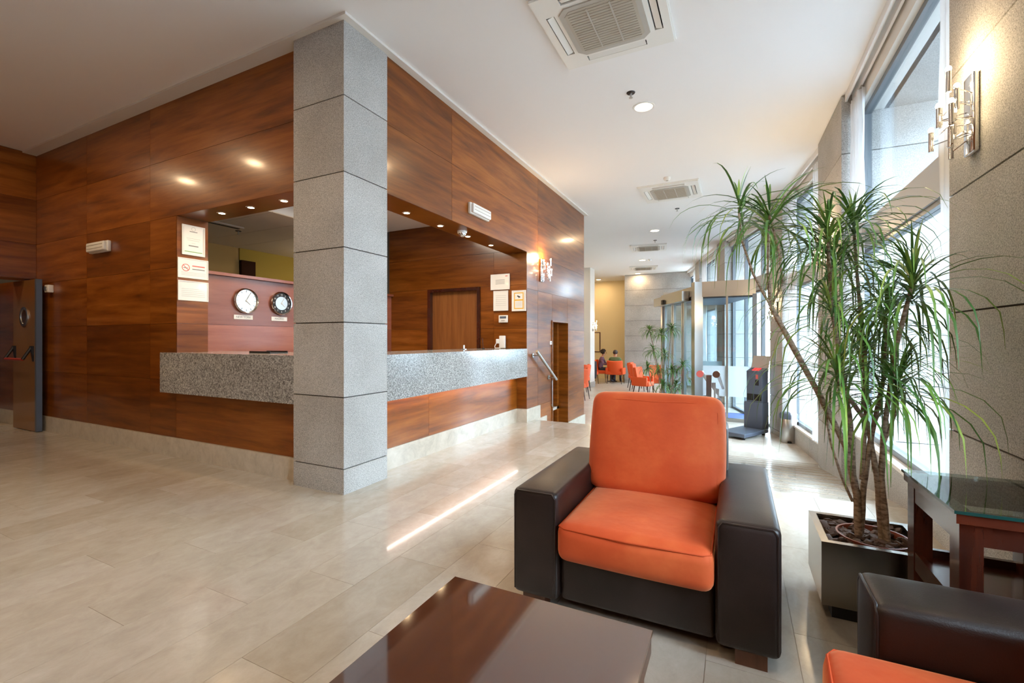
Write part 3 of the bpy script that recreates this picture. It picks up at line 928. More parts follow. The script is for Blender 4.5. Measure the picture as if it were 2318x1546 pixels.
MB().box(-.02, .02, -.23, .23, .42, .76).build('screen', 'dark', t); MB().box(-.03, .03, -.03, .03, 0, .5).build('stand', 'dark', t); MB().box(-.1, .1, -.12, .12, 0, .015).build('foot', 'dark', t)
t = thing('office_desk', 'wooden desk behind the reception counter', 'desk', (-4.1, 3.9, 0))
MB().box(-.6, .75, -.45, .45, .71, .75).build('desktop', 'wood', t)
for x in (-.57, .72): MB().box(x - .02, x + .02, -.4, .4, 0, .71).build('leg', 'wood', t)


def emergency(p, rot, label):
    t = thing('emergency_light', label, 'emergency light', p, rot, 'white emergency lights on the wooden walls')
    MB().rbox((0, 0, .02), (.23, .065, .02), .01, 2, div=1).build('base', 'plastic', t, smooth=40)
    MB().rbox((0, 0, .055), (.215, .055, .02), .015, 3, div=1).build('cover', 'paper', t, smooth=40)
    for y in (-.02, .02): MB().box(-.19, .19, y - .003, y + .003, .073, .078).build('rib', 'plastic_grey', t)


emergency((XW, 4.80, 2.80), FACE_PX, 'white emergency light above the counter right of the pillar')
emergency((-6.95, YW, 2.37), FACE_NY, 'white emergency light on the dark wooden wall left of the certificates')
t = thing('dome_camera', 'small silver dome security camera under the lintel among spotlights', 'camera', (-3.0, 4.709, ZO))
MB().lathe([(.055, -.03), (.06, -.015), (.06, 0), (.01, 0)], 24).build('mount', 'plastic', t, smooth=40); MB().ball((0, 0, -.03), .048, 10).build('dome', 'chrome', t, smooth=180)
t = thing('door_sign', 'small white sign on the wooden wall beside the narrow doorway', 'sign', (XW, 7.24, 1.19), FACE_PX)
MB().box(-.05, .05, -.03, .03, 0, .006).build('plate', 'plastic', t); MB().box(-.03, .03, -.006, .006, .006, .0066).build('pictogram', 'ink', t)
t = thing('stair_handrail', 'short steel handrail on the wooden wall going down the steps', 'handrail', (XW, 6.45, 0))
MB().tube([(.10, -.05, 1.07), (.10, .80, .57)], .022, 10).build('rail', 'steel', t, smooth=60)
for y, z in ((.02, 1.0), (.68, .61)):
    b = MB().tube([(0, y, z), (.012, y, z)], .035, 14).build('rosette', 'steel', t, smooth=40); MB().tube([(.01, y, z), (.1, y, z), (.1, y, z + .03)], .008, 6).build('bracket', 'steel', b)
t = thing('door_pull', 'vertical steel strip handle on the door jamb below the sign', 'handle', (XW, 7.26, .1))
MB().tube([(.02, 0, 0), (.02, 0, .45)], .008, 6).build('bar', 'steel', t); MB().box(0, .02, -.01, .01, .02, .04).build('mount', 'steel', t); MB().box(0, .02, -.01, .01, .41, .43).build('mount', 'steel', t)

# fire door on the left
d = struct('door_1'); d.location = (-9.18, 2.68, 0)
leaf = MB().box(0, .76, -.025, .025, .008, 2.06).build('door_leaf', 'door_bronze', d)
MB().box(.72, .765, -.03, .03, .008, 2.06).build('leaf_edge', 'slate', d)
k = len(d.children)
r = Matrix.Rotation(PI / 2, 4, 'X')
MB().lathe([(.10, 0), (.135, 0), (.135, .012), (.10, .012)], 28, (.38, -.026, 1.56), r, ring=True).build('porthole_ring', 'steel', d, smooth=40)
MB().lathe([(.001, 0), (.10, 0), (.10, .006), (.001, .006)], 28, (.38, -.026, 1.56), r).build('porthole_glass', 'brown_glass', d)
pb = MB().tube([(.1, -.13, .98), (.66, -.13, .98)], .018, 8).build('push_bar', 'red_bar', d, smooth=60)
for x in (.08, .66):
    MB().hexa([(x - .02, -.03, .95), (x + .02, -.03, .95), (x + .02, -.025, .95), (x - .02, -.025, .95), (x - .02, -.06, 1.16), (x + .02, -.06, 1.16), (x + .02, -.025, 1.16), (x - .02, -.025, 1.16)]).tube([(x, -.045, 1.14), (x, -.13, .98)], .018, 8).build('push_bar_arm', 'dark', d)
t = thing('door_holder', 'small white magnetic door holder on the wall beside the fire door', 'door holder', (-8.30, YW, 1.93), FACE_NY)
MB().rbox((0, 0, .03), (.055, .05, .03), .008, 2, div=1).build('body', 'plastic', t, smooth=40); MB().lathe([(.03, .06), (.03, .075), (.001, .075)], 16).build('magnet', 'steel', t)
t = thing('orange_exit_panel', 'dull orange panel glimpsed in the dark corridor at the left edge', 'sign', (-10.55, 2.25, 2.0), FACE_PX)
MB().box(-.3, .3, -.12, .12, 0, .02).build('panel_board', 'red_bar', t)


# ================================================================== CEILING THINGS
def cassette(c, label, rotz=0.0):
    t = thing('air_conditioner', label, 'air conditioner', (c[0], c[1], CEIL), (0, 0, rotz), 'ceiling cassette air conditioners')
    h = .475; q = .29
    b = MB()
    for z0, z1, hh in ((-.03, 0, h),):
        b.box(-h, h, -h, -q - .125, z0, z1).box(-h, h, q + .125, h, z0, z1).box(-h, -q - .125, -q - .125, q + .125, z0, z1).box(q + .125, h, -q - .125, q + .125, z0, z1)
    e = .345
    for sx in (-1, 1):
        for sy in (-1, 1):
            xs = sorted((sx * (q - .03), sx * (q + .125))); ys = sorted((sy * (q - .03), sy * (q + .125)))
            b.box(xs[0], xs[1], ys[0], ys[1], -.03, 0)
    b.box(-q + .03, q - .03, -e - .0, -q, -.03, 0).box(-q + .03, q - .03, q, e, -.03, 0).box(-e, -q, -q + .03, q - .03, -.03, 0).box(q, e, -q + .03, q - .03, -.03, 0)
    b.build('panel_frame', 'plastic', t)
    b = MB(); g = h + .012
    b.box(-g, g, -g, -h, -.012, 0).box(-g, g, h, g, -.012, 0).box(-g, -h, -h, h, -.012, 0).box(h, g, -h, h, -.012, 0)
    b.build('outer_rim', 'plastic', t)
    MB().box(-h + .02, h - .02, -h + .02, h - .02, -.006, 0).build('slot_back', 'black', t)
    oc_ = lambda r, k: [(-r + k, -r), (r - k, -r), (r, -r + k), (r, r - k), (r - k, r), (-r + k, r), (-r, r - k), (-r, -r + k)]
    MB().prism(oc_(.31, .06), -.04, -.008).build('grille_frame', 'plastic_grey', t)
    gr = MB().prism(oc_(.27, .045), -.043, -.04).build('grille', 'filter', t)
    for i in range(17):
        x = -.24 + .03 * i
        MB().box(-.245, .245, x - .003, x + .003, -.047, -.043).build('grille_slat', 'filter', t)
    for x in (-.09, .09): MB().box(x - .006, x + .006, -.25, .25, -.048, -.043).build('grille_bar', 'plastic_grey', t)
    for a in range(4):
        R = Matrix.Rotation(a * PI / 2, 4, 'Z')
        b = MB().hexa([R @ Vector(p) for p in [(-.25, -.405, -.034), (.25, -.405, -.034), (.25, -.355, -.02), (-.25, -.355, -.02), (-.25, -.405, -.029), (.25, -.405, -.029), (.25, -.355, -.015), (-.25, -.355, -.015)]])
        b.build('flap', 'plastic', t)
    return t


cassette((-.95, 3.64), 'large white cassette air conditioner nearest the viewer')
cassette((-1.03, 8.36), 'white cassette air conditioner second from the viewer, beyond the large downlight')
cassette((-2.22, 13.2), 'white cassette air conditioner third from the viewer, small', .15)
cassette((-3.03, 16.9), 'white cassette air conditioner farthest away, near the grey wall', .2)


def sprinkler(p, label):
    t = thing('sprinkler', label, 'sprinkler', (p[0], p[1], p[2]), group='ceiling sprinklers')
    MB().lathe([(.04, -.008), (.045, 0), (.001, 0)], 16).build('rose', 'dark', t); MB().lathe([(.01, -.05), (.012, -.008), (.001, -.008)], 10).build('nozzle', 'steel', t); MB().lathe([(.001, -.058), (.02, -.055), (.02, -.052), (.001, -.052)], 12).build('deflector', 'steel', t)


sprinkler(C(1428, 210), 'dark sprinkler beside the large ceiling downlight')
sprinkler(C(1533, 472), 'dark sprinkler right beyond the second air conditioner')
sprinkler(C(1483, 544), 'tiny sprinkler in front of the third air conditioner')
sprinkler((-7.0, 4.5, 2.948), 'sprinkler under the tiled office ceiling above the clock wall')


def smoke(p, label):
    t = thing('smoke_detector', label, 'smoke detector', p, group='ceiling smoke detectors')
    MB().lathe([(.03, -.05), (.048, -.035), (.055, -.015), (.055, 0), (.001, 0)], 20).build('body', 'plastic', t, smooth=40); MB().lathe([(.001, -.055), (.02, -.052), (.02, -.05), (.001, -.05)], 12).build('sensor_cap', 'plastic_grey', t)


smoke(C(1510, 402), 'white smoke detector in front of the second air conditioner')
smoke(C(1471, 587), 'small smoke detector beside the downlight beyond the third air conditioner')
t = thing('slot_diffuser', 'long slotted air outlet in the tiled office ceiling', 'air vent', (-6.9, 3.9, 2.948))
MB().box(-.2, .2, -.5, .5, -.02, 0).build('frame', 'office_tile', t); MB().box(.09, .15, -.47, .47, -.024, -.02).build('slot', 'black', t)

# ================================================================== LOBBY FURNITURE
def armchair(label, loc, rotz, depth=.95, fwd=.03):
    """front faces local -y; origin at floor, middle of the front edge"""
    W, A, ah, leg = 1.10, .225, .55, .06
    t = thing('armchair', label, 'armchair', loc, (0, 0, rotz))
    hw = W / 2
    for s_ in (-1, 1):
        c = (s_ * (hw - A / 2), depth / 2, (ah + leg) / 2)
        a = MB().rbox(c, (A / 2, depth / 2, (ah - leg) / 2), .028, 3, (0.004, 0.004, .008), 6).build('arm', 'leather', t, smooth=50)
        x0, x1 = s_ * (hw - A / 2) - A / 2 + .012, s_ * (hw - A / 2) + A / 2 - .012
        MB().tube([(x0, .006, leg + .02), (x0, .004, ah - .03), (x0 + .015, .004, ah - .008), (x1 - .015, .004, ah - .008), (x1, .004, ah - .03), (x1, .006, leg + .02)], .0045, 6).build('piping', 'leather', a, smooth=60)
        for yy in (.06, depth - .1):
            MB().box(s_ * (hw - .1) - .055, s_ * (hw - .1) + .055, yy - .035, yy + .035, 0, leg + .01).build('foot', 'wood_foot', t)
    MB().rbox((0, .035 + .2, .18), (hw - A - .001, .2, .12), .02, 2, (0, .004, 0), 4).build('front_panel', 'leather', t, smooth=50)
    MB().rbox((0, depth - .11, .43), (hw - A + .035, .105, .36), .03, 3, (0, .01, 0), 4).build('back', 'leather', t, smooth=50)
    sc_ = MB().rbox((0, .37 - fwd, .345), (hw - A - .002, .37, .085), .045, 4, (.0, .02, .022), 10).build('seat_cushion', 'orange', t, smooth=180)
    hx = hw - A - .012
    MB().tube([(x_, y_ - fwd - .01, z_) for x_, y_, z_ in [(-hx, .70, .418), (-hx, .035, .412), (-hx + .03, .016, .411), (0, -.003, .413), (hx - .03, .016, .411), (hx, .035, .412), (hx, .70, .418)]], .004, 6).build('piping', 'piping', sc_, smooth=60)
    # the back cushion leans on the back
    b = MB().rbox((0, 0, 0), (hw - A + .018, .085, .265), .06, 4, (.012, .035, .012), 10)
    R = Matrix.Translation((0, depth - .31, .68)) @ Matrix.Rotation(math.radians(-13), 4, 'X')
    rs = random.Random(3)
    b.v = [tuple(R @ Vector(v)) for v in b.v]
    bc = b.build('back_cushion', 'orange', t, smooth=180)
    qx, qz = hw - A - .012, .238
    pts = [(-qx, -.077, -qz + .05), (-qx, -.077, 0), (-qx, -.077, qz - .06), (-qx + .02, -.078, qz - .02), (-qx * .5, -.0885, qz - .014), (0, -.0925, qz - .02), (qx * .5, -.0885, qz - .014), (qx - .02, -.078, qz - .02), (qx, -.077, qz - .06), (qx, -.077, 0), (qx, -.077, -qz + .05)]
    MB().tube([R @ Vector(p) for p in pts], .0045, 6).build('piping', 'piping', bc, smooth=60)
    return t


armchair('dark leather armchair with orange suede cushions in the middle of the lobby', (-.40, 1.93, 0), 0)
armchair('dark leather armchair cut off by the lower right corner, orange seat', (.33, 1.17, 0), -PI / 2, .9, .12)

t = thing('coffee_table', 'low dark coffee table with shiny lacquered top at the bottom edge', 'coffee table', (-.497, .815, 0))
MB().box(-.303, .303, -.40, .40, .488, .498).build('table_top', 'brown_glass', t)
MB().box(-.30, .30, -.397, .397, .44, .488).build('top_frame', 'wood_dark', t)
MB().box(-.28, .28, -.377, .377, .38, .44).build('apron', 'wood_dark', t)
for x in (-.24, .24):
    for y in (-.335, .335): MB().box(x - .045, x + .045, y - .045, y + .045, 0, .38).build('leg', 'wood_leg', t)
MB().box(-.22, .22, -.31, .31, .12, .145).build('shelf', 'wood_dark', t)

# side table with glass top
t = thing('side_table', 'dark wooden side table with glass top against the right pillar', 'side table', (.795, 2.10, 0))
tz = .72; hx, hy = .19, .245
MB().box(-hx - .005, hx + .002, -hy - .005, hy + .005, tz - .004, tz + .006).build('glass_top', 'table_glass', t)
e = MB().box(-hx - .006, hx + .002, -hy - .0065, -hy - .005, tz - .004, tz + .006).box(-hx - .0065, -hx - .005, -hy - .006, hy + .005, tz - .004, tz + .006)
e.build('glass_edge', 'glass_edge', t)
b = MB(); k = .05
b.box(-hx, hx, -hy, -hy + k, tz - .035, tz - .005).box(-hx, hx, hy - k, hy, tz - .035, tz - .005).box(-hx, -hx + k, -hy + k, hy - k, tz - .035, tz - .005).box(hx - k, hx, -hy + k, hy - k, tz - .035, tz - .005)
b.build('top_frame', 'wood_dark', t)
g = .012
MB().box(-hx + g, hx - g, -hy + g, -hy + g + .025, tz - .10, tz - .035).box(-hx + g, hx - g, hy - g - .025, hy - g, tz - .10, tz - .035).box(-hx + g, -hx + g + .025, -hy + g, hy - g, tz - .10, tz - .035).box(hx - g - .025, hx - g, -hy + g, hy - g, tz - .10, tz - .035).build('apron', 'wood_dark', t)
for x in (-1, 1):
    for y in (-1, 1):
        cx, cy = x * (hx - g - .026), y * (hy - g - .033)
        MB().box(cx - .028, cx + .028, cy - .035, cy + .035, 0, tz - .035).build('leg', 'wood_leg', t)
MB().box(-hx + .02, hx - .02, -hy + .02, hy - .02, .38, .40).build('shelf', 'wood_dark', t)
MB().box(-hx + g, -hx + g + .02, -hy + .05, hy - .05, .36, .43).box(-hx + .05, hx - .05, hy - g - .02, hy - g, .36, .43).build('shelf_rail', 'wood_dark', t)
MB().lathe([(.001, 0), (.009, 0), (.009, .006), (.001, .006)], 12, (-hx + .02, -hy + .02, tz - .01)).build('glass_pad', 'plastic', t)


# ---- plants
def blade(L, elev, droop, wd, seg=8):
    """one arching leaf from the origin towards +x; returns verts, faces"""
    pts = []; x = z = 0.0; a = elev
    st_ = L / seg
    for i in range(seg + 1):
        pts.append((x, z, a)); x += math.cos(a) * st_; z += math.sin(a) * st_
        a -= droop * (0.35 + 1.3 * i / seg) / seg
        a = max(a, -1.5)
    vs = []; fs = []
    for i, (x, z, a) in enumerate(pts):
        q = i / seg
        w_ = wd * (0.55 + 1.6 * q * (1 - q)) * (1 - q ** 3) + .0006
        vs += [(x, -w_, z + w_ * .35), (x, 0, z), (x, w_, z + w_ * .35)]
    for i in range(seg):
        k = 3 * i
        fs += [(k, k + 3, k + 4, k + 1), (k + 1, k + 4, k + 5, k + 2)]
    return vs, fs


def rosette_specs(rs, n, L, spread):
    out = []
    for i in range(n):
        q = i / n
        elev = 1.42 - 1.55 * q ** .55 + rs.uniform(-.2, .2)
        droop = (.3 + 3.5 * q ** .5) * spread + rs.uniform(-.5, .4)
        out.append((L * (0.42 + .68 * min(1, q * 2.6)) * rs.uniform(.85, 1.12), elev, droop, rs.uniform(0, 2 * PI), rs.uniform(-.02, .05) - .10 * q))
    return out


def plant(name, label, loc, stems, tops, chips=None, parts=True, nleaf=66, L=.36, wd=.0065, seed=5, xmax=.97):
    rs = random.Random(seed)
    t = thing(name, label, 'plant', loc)
    for pts, r0, r1 in stems:
        n = len(pts); b = MB()
        fine = []
        for i in range(n - 1):
            for k in range(4):
                fine.append(Vector(pts[i]).lerp(Vector(pts[i + 1]), k / 4))
        fine.append(Vector(pts[-1]))
        rad = [.8 * (r0 + (r1 - r0) * i / (len(fine) - 1)) * (1 + .07 * ((i * 7) % 3 - 1)) for i in range(len(fine))]
        b.tube(fine, rad, 8).build('stem', 'trunk', t, smooth=60)
    cache = []; mass = MB(); cnt = 0
    if parts:
        for q in range(30):
            elev = 1.5 - 1.8 * (q / 30); v, f = blade(1.0, elev, (.3 + 3.4 * (q / 30) ** .9), wd / L * 1.0)
            cache.append((MB().add(v, f).mesh('leaf', 'leaf', 180), elev))
    for (c, sc, tilt) in tops:
        specs = rosette_specs(rs, int(nleaf * sc), L * (.75 + .25 * sc), 1.0)
        for i, (ln, el, dr, az, dz) in enumerate(specs):
            for _ in range(12):
                if t.location.x + c[0] + math.cos(az) * ln * .85 < xmax or t.location.y > 5:
                    break
                az = rs.uniform(0, 2 * PI)
            M4 = Matrix.Translation(Vector(c) + Vector((0, 0, dz))) @ Matrix.Rotation(tilt, 4, 'Y') @ Matrix.Rotation(az, 4, 'Z')
            if parts and cnt < 296 and i % 2 == 0:
                me, _ = min(cache, key=lambda q: abs(q[1] - el))
                o = bpy.data.objects.new('leaf', me); COL.objects.link(o); o.parent = t
                o.matrix_local = M4 @ Matrix.Diagonal((ln, ln * rs.uniform(.9, 1.2) * L / ln, ln, 1)); cnt += 1
            else:
                v, f = blade(ln, el, dr, wd * rs.uniform(.8, 1.1), 7 if parts else 5)
                mass.add([M4 @ Vector(p) for p in v], f)
    if mass.v:
        mass.build('foliage', 'foliage', t, smooth=180, kind='stuff')
    return t


PY = 2.62


def PP(x, y, Y=PY):
    p = ony(x, y, Y); return Vector((p.x - .55, Y - 2.63, p.z - .33))


tops = [(PP(1672, 470, 2.60), .45, 0), (PP(1742, 486, 2.62), 1.0, 0), (PP(1874, 530, 2.66), 1.1, 0), (PP(1932, 505, 2.75), .8, 0), (PP(2066, 640, 2.5), 1.15, 0),
        (PP(1882, 690, 2.58), .8, 0), (PP(2006, 715, 2.8), .8, 0), (PP(1893, 838, 2.5), 1.0, 0), (PP(2030, 868, 2.55), 1.0, 0), (PP(1960, 790, 2.7), .8, 0), (PP(1885, 600, 2.75), .8, 0)]
B1 = Vector((-.04, -.02, .0)); B2 = Vector((.05, 0.0, .0))
jn = PP(1745, 694, 2.6)
stems = [([B1, PP(1940, 1120), PP(1915, 1010), PP(1850, 885, 2.6), jn], .021, .015),
         ([jn, PP(1705, 620, 2.6), PP(1678, 540, 2.6), tops[0][0]], .008, .006), ([jn, PP(1738, 610), tops[1][0]], .010, .008), ([jn, PP(1772, 640), PP(1762, 560), tops[1][0]], .007, .006),
         ([PP(1932, 1080), PP(1925, 960), PP(1905, 830), tops[5][0], tops[2][0]], .016, .009),
         ([PP(1950, 1085), PP(1960, 950), PP(1955, 800, 2.7), PP(1940, 620, 2.75), tops[3][0]], .012, .008),
         ([B1 + Vector((.01, .02, 0)), PP(1955, 1100), PP(1970, 1000), PP(2000, 860), tops[6][0]], .018, .009),
         ([B2, PP(1985, 1080), PP(1965, 960), PP(1900, 870, 2.5), tops[7][0]], .017, .009),
         ([B2 + Vector((.015, -.02, 0)), PP(1995, 1080), PP(2000, 980), PP(2030, 780, 2.5), tops[4][0]], .018, .010),
         ([PP(1998, 1010), PP(2025, 940), tops[8][0]], .010, .008), ([PP(1952, 930), tops[9][0]], .009, .007), ([tops[5][0], tops[10][0]], .009, .007),
         ([PP(1930, 1135), PP(1905, 1080), PP(1880, 1000), PP(1870, 940)], .008, .006)]
plant('dracaena_plant', 'tall dracaena with long drooping leaves in the steel planter', (.55, 2.63, .33), stems, tops, nleaf=74, L=.46, wd=.0060)

t = thing('steel_planter', 'low square steel planter holding the tall dracaena', 'planter', (.545, 2.635, 0))
h_ = .205; k = .03; b = MB()
b.box(-h_, h_, -h_, -h_ + k, .07, .35).box(-h_, h_, h_ - k, h_, .07, .35).box(-h_, -h_ + k, -h_ + k, h_ - k, .07, .35).box(h_ - k, h_, -h_ + k, h_ - k, .07, .35)
b.build('box', 'planter_steel', t)
MB().box(-.16, .16, -.16, .16, 0, .07).build('plinth', 'black', t)
MB().box(-h_ + k, h_ - k, -h_ + k, h_ - k, .2, .318).build('soil', 'soil', t)
MB().lathe([(.128, .27), (.138, .335), (.142, .345), (.134, .345), (.122, .30)], 36, (.02, -.015, 0), ring=True).build('inner_pot', 'pot', t, smooth=40)
cm = []
for q in range(6):
    b = MB().rbox((0, 0, 0), (random.uniform(.014, .026), random.uniform(.009, .016), random.uniform(.004, .008)), .003, 1, div=1)
    b.v = [(x + random.uniform(-.002, .002), y + random.uniform(-.002, .002), z) for x, y, z in b.v]
    cm.append(b.mesh('bark_chip', 'chips', 40))
for q in range(150):
    o = bpy.data.objects.new('bark_chip', cm[q % 6]); COL.objects.link(o); o.parent = t
    o.location = (random.uniform(-.165, .165), random.uniform(-.165, .165), random.uniform(.318, .333))
    o.rotation_euler = (random.uniform(-.5, .5), random.uniform(-.5, .5), random.uniform(0, 6.28))

# second plant by the entrance
tp = []; sm = []
rs = random.Random(11)
loc2 = Vector((-1.55, 11.4, LOW))
for i, (x, y) in enumerate(((1470, 745), (1497, 752), (1520, 742), (1478, 790), (1505, 800), (1465, 830), (1490, 835), (1520, 835), (1545, 825), (1550, 850), (1500, 870), (1530, 870))):
    Yq = 11.4 + rs.uniform(-.3, .2); p = ony(x, y, Yq) - loc2
    tp.append((p, .9, 0)); q = Vector((rs.uniform(-.12, .12), rs.uniform(-.1, .1), .3))
    sm.append(([q, q.lerp(p, .5) + Vector((rs.uniform(-.06, .06), 0, 0)), p], .014, .010))
pl2 = plant('entrance_plant', 'smaller dracaena standing by the glass entrance beside the orange chairs', loc2, sm, tp, parts=False, nleaf=70, L=.31, wd=.0105, seed=9)
MB().lathe([(.17, .0), (.2, .32), (.18, .32), (.17, .28), (.001, .28)], 24).build('pot', 'steel', pl2, smooth=40)

# ================================================================== ENTRANCE
VA, VB, VC, VD = (.36, 10.75), (-.773, 10.75), (-1.75, 12.75), (-.30, 13.0)
t = thing('glass_vestibule', 'glass entrance vestibule with steel header and frosted stripe', 'vestibule', (0, 0, 0))
fa = Frame(VA, VB); fb = Frame(VB, VC); fc = Frame(VC, VD)
for f in (fa, fc):
    MB().fbox(f, 0, f.L, -.05, .05, 2.17, 2.50).build('header', 'steel', t)
    MB().fbox(f, 0, f.L, -.045, .045, LOW, LOW + .07).build('bottom_rail', 'steel', t)
    MB().fbox(f, .03, f.L - .03, -.006, .006, LOW + .07, 2.17).build('pane', 'glass_tint', t)
    MB().fbox(f, .03, f.L - .03, -.009, -.007, .03, .68).build('frosted_stripe', 'frost', t)
MB().fbox(fa, .52, .56, -.03, .03, LOW + .07, 2.17).build('mullion', 'steel', t)
MB().fbox(fa, -.02, .06, -.06, .06, LOW, 2.2).build('corner_post', 'frame', t)
MB().fbox(fb, -.09, .09, -.09, .09, LOW, 2.5).build('corner_post', 'steel', t)
MB().fbox(fb, fb.L - .07, fb.L + .05, -.06, .06, LOW, 2.4).build('corner_post', 'steel', t)
MB().fbox(fb, .1, fb.L, -.06, .06, 2.2, 2.42).build('header', 'steel', t)
MB().fbox(fb, .3, fb.L + .15, -.22, -.07, 2.12, 2.34).build('door_operator', 'steel', t)
MB().fbox(fb, 1.5, 1.62, -.27, -.22, 2.13, 2.24).build('sensor', 'dark', t)
b = MB().prism([VA, VB, VC, VD][::-1], 2.14, 2.18); b.build('roof', 'slate', t)
for i in range(3):
    s0 = .12 + i * .68
    s1 = s0 + .64
    b = MB().fbox(fb, s0, s0 + .06, -.03, .03, LOW + .02, 2.2).fbox(fb, s1 - .06, s1, -.03, .03, LOW + .02, 2.2).fbox(fb, s0 + .06, s1 - .06, -.03, .03, LOW + .02, LOW + .1).fbox(fb, s0 + .06, s1 - .06, -.03, .03, 2.12, 2.2)
    dl = b.build('sliding_door', 'steel', t); MB().fbox(fb, s0 + .06, s1 - .06, -.006, .006, LOW + .1, 2.12).build('pane', 'glass_tint', dl)
t = thing('door_mat', 'blue rectangular door mat inside the glass vestibule', 'door mat', (-.15, 11.4, LOW))
MB().box(-.5, .42, -.55, .5, 0, .012).build('pile', 'mat_blue', t); MB().box(-.54, -.5, -.59, .54, 0, .014).box(.42, .46, -.59, .54, 0, .014).box(-.5, .42, -.59, -.55, 0, .014).box(-.5, .42, .5, .54, 0, .014).build('border', 'dark', t)

t = thing('weighing_machine', 'dark blue-grey coin weighing machine with a floor platform and red display', 'weighing machine', (.14, 9.3, LOW), (0, 0, -.50))
MB().rbox((0, -.03, .075), (.23, .42, .035), .015, 2, div=1).build('platform', 'slate', t, smooth=40)
for x in (-.17, .17):
    for y in (-.38, .32): MB().lathe([(.03, 0), (.03, .045), (.001, .045)], 10, (x, y, 0)).build('foot', 'black', t)
MB().rbox((.02, .36, .34), (.17, .12, .25), .01, 2, div=1).build('lower_body', 'slate', t, smooth=40)
up = MB().rbox((.03, .38, .86), (.145, .11, .29), .01, 2, div=1).build('upper_body', 'slate', t, smooth=40)
MB().hexa([(-.115, .27, 1.14), (.175, .27, 1.14), (.175, .49, 1.14), (-.115, .49, 1.14), (-.115, .272, 1.16), (.175, .272, 1.16), (.175, .49, 1.23), (-.115, .49, 1.23)]).build('console', 'slate', t)
MB().hexa([(-.03, .31, 1.172), (.09, .31, 1.172), (.09, .41, 1.204), (-.03, .41, 1.204), (-.03, .31, 1.18), (.09, .31, 1.18), (.09, .41, 1.212), (-.03, .41, 1.212)]).build('display', 'red_lit', t)
MB().hexa([(-.12, .44, 1.20), (.19, .44, 1.20), (.19, .455, 1.195), (-.12, .455, 1.195), (-.10, .50, 1.44), (.21, .50, 1.44), (.21, .515, 1.435), (-.10, .515, 1.435)]).build('notice_board', 'plastic_grey', t)
for x0, x1, z0, z1, mm in ((-.10, .01, .62, .74, 'black'), (.03, .16, .62, .74, 'black'), (.05, .11, .90, 1.0, 'dark'), (.06, .10, 1.02, 1.1, 'red')):
    MB().box(x0, x1, .262, .271, z0, z1).build('coin_panel', mm, t)

t = thing('pedal_bin', 'round steel waste bin with dark lid beside the third pillar', 'bin', (.80, 9.05, LOW))
MB().lathe([(.13, 0), (.135, .01), (.135, .40), (.128, .41)], 28).build('body', 'steel', t, smooth=40); MB().lathe([(.137, .40), (.142, .42), (.142, .47), (.12, .50), (.001, .505)], 28).build('lid', 'slate', t, smooth=40); MB().box(-.03, .03, -.16, -.12, .01, .03).build('pedal', 'dark', t)

# ramp railing
t = thing('ramp_railing', 'steel railing with round red end caps and frosted panels beside the ramp', 'railing', (-.33, 5.0, 0))
for x in (0, .15):
    MB().tube([(x, 0, .9), (x, .25, .9), (x, 2.5, .52)], .02, 10).build('rail', 'steel', t, smooth=60)
    MB().lathe([(.001, 0), (.034, 0), (.034, .03), (.001, .03)], 18, (x, -.02, .9), Matrix.Rotation(PI / 2, 4, 'X')).build('end_cap', 'red' if x == 0 else 'wood_foot', t)
for y in (.12, 1.2, 2.4):
    MB().box(.05, .10, y - .02, y + .02, -.12 - .14 * y, .9 - .16 * y).build('post', 'steel', t)
for y0, y1 in ((.18, 1.14), (1.26, 2.34)):
    MB().hexa([(.07, y0, .1 - .15 * y0 - .1), (.08, y0, .1 - .15 * y0 - .1), (.08, y1, .1 - .15 * y1 - .1), (.07, y1, .1 - .15 * y1 - .1), (.07, y0, .8 - .16 * y0), (.08, y0, .8 - .16 * y0), (.08, y1, .8 - .16 * y1), (.07, y1, .8 - .16 * y1)]).build('infill_panel', 'frost', t)
MB().box(.0, .15, 1.16, 1.2, -.25, .52).build('end_panel', 'slate', t)


# ================================================================== FAR CHAIRS AND PEOPLE
def cafe_chair(label, loc, rotz, arms=False, body='orange_far', w_=.5):
    """faces local -y"""
    t = thing('cafe_chair', label, 'chair', loc, (0, 0, rotz), 'orange cafe chairs')
    h = w_ / 2
    MB().rbox((0, 0, .42), (h - .02, .24, .065), .03, 2, (0, 0, .01), 3).build('seat', body, t, smooth=50)
    b = MB().rbox((0, 0, 0), (h, .045, .26), .03, 2, (0, .01, 0), 4)
    R = Matrix.Translation((0, .25, .64)) @ Matrix.Rotation(math.radians(-10), 4, 'X')
    b.v = [tuple(R @ Vector((v[0], v[1] - (.12 * (v[0] / h) ** 2), v[2]))) for v in b.v]
    b.build('backrest', body, t, smooth=50)
    if arms:
        for s_ in (-1, 1): MB().rbox((s_ * (h + .0), .03, .50), (.04, .24, .13), .025, 2, div=2).build('arm', body, t, smooth=50)
    for sx in (-1, 1):
        for y, dy in ((-.2, -.03), (.2, .06)):
            MB().tube([(sx * (h - .05), y, .37), (sx * (h - .03), y + dy, 0)], [.018, .012], 6).build('leg', 'wood_dark', t)
    return t


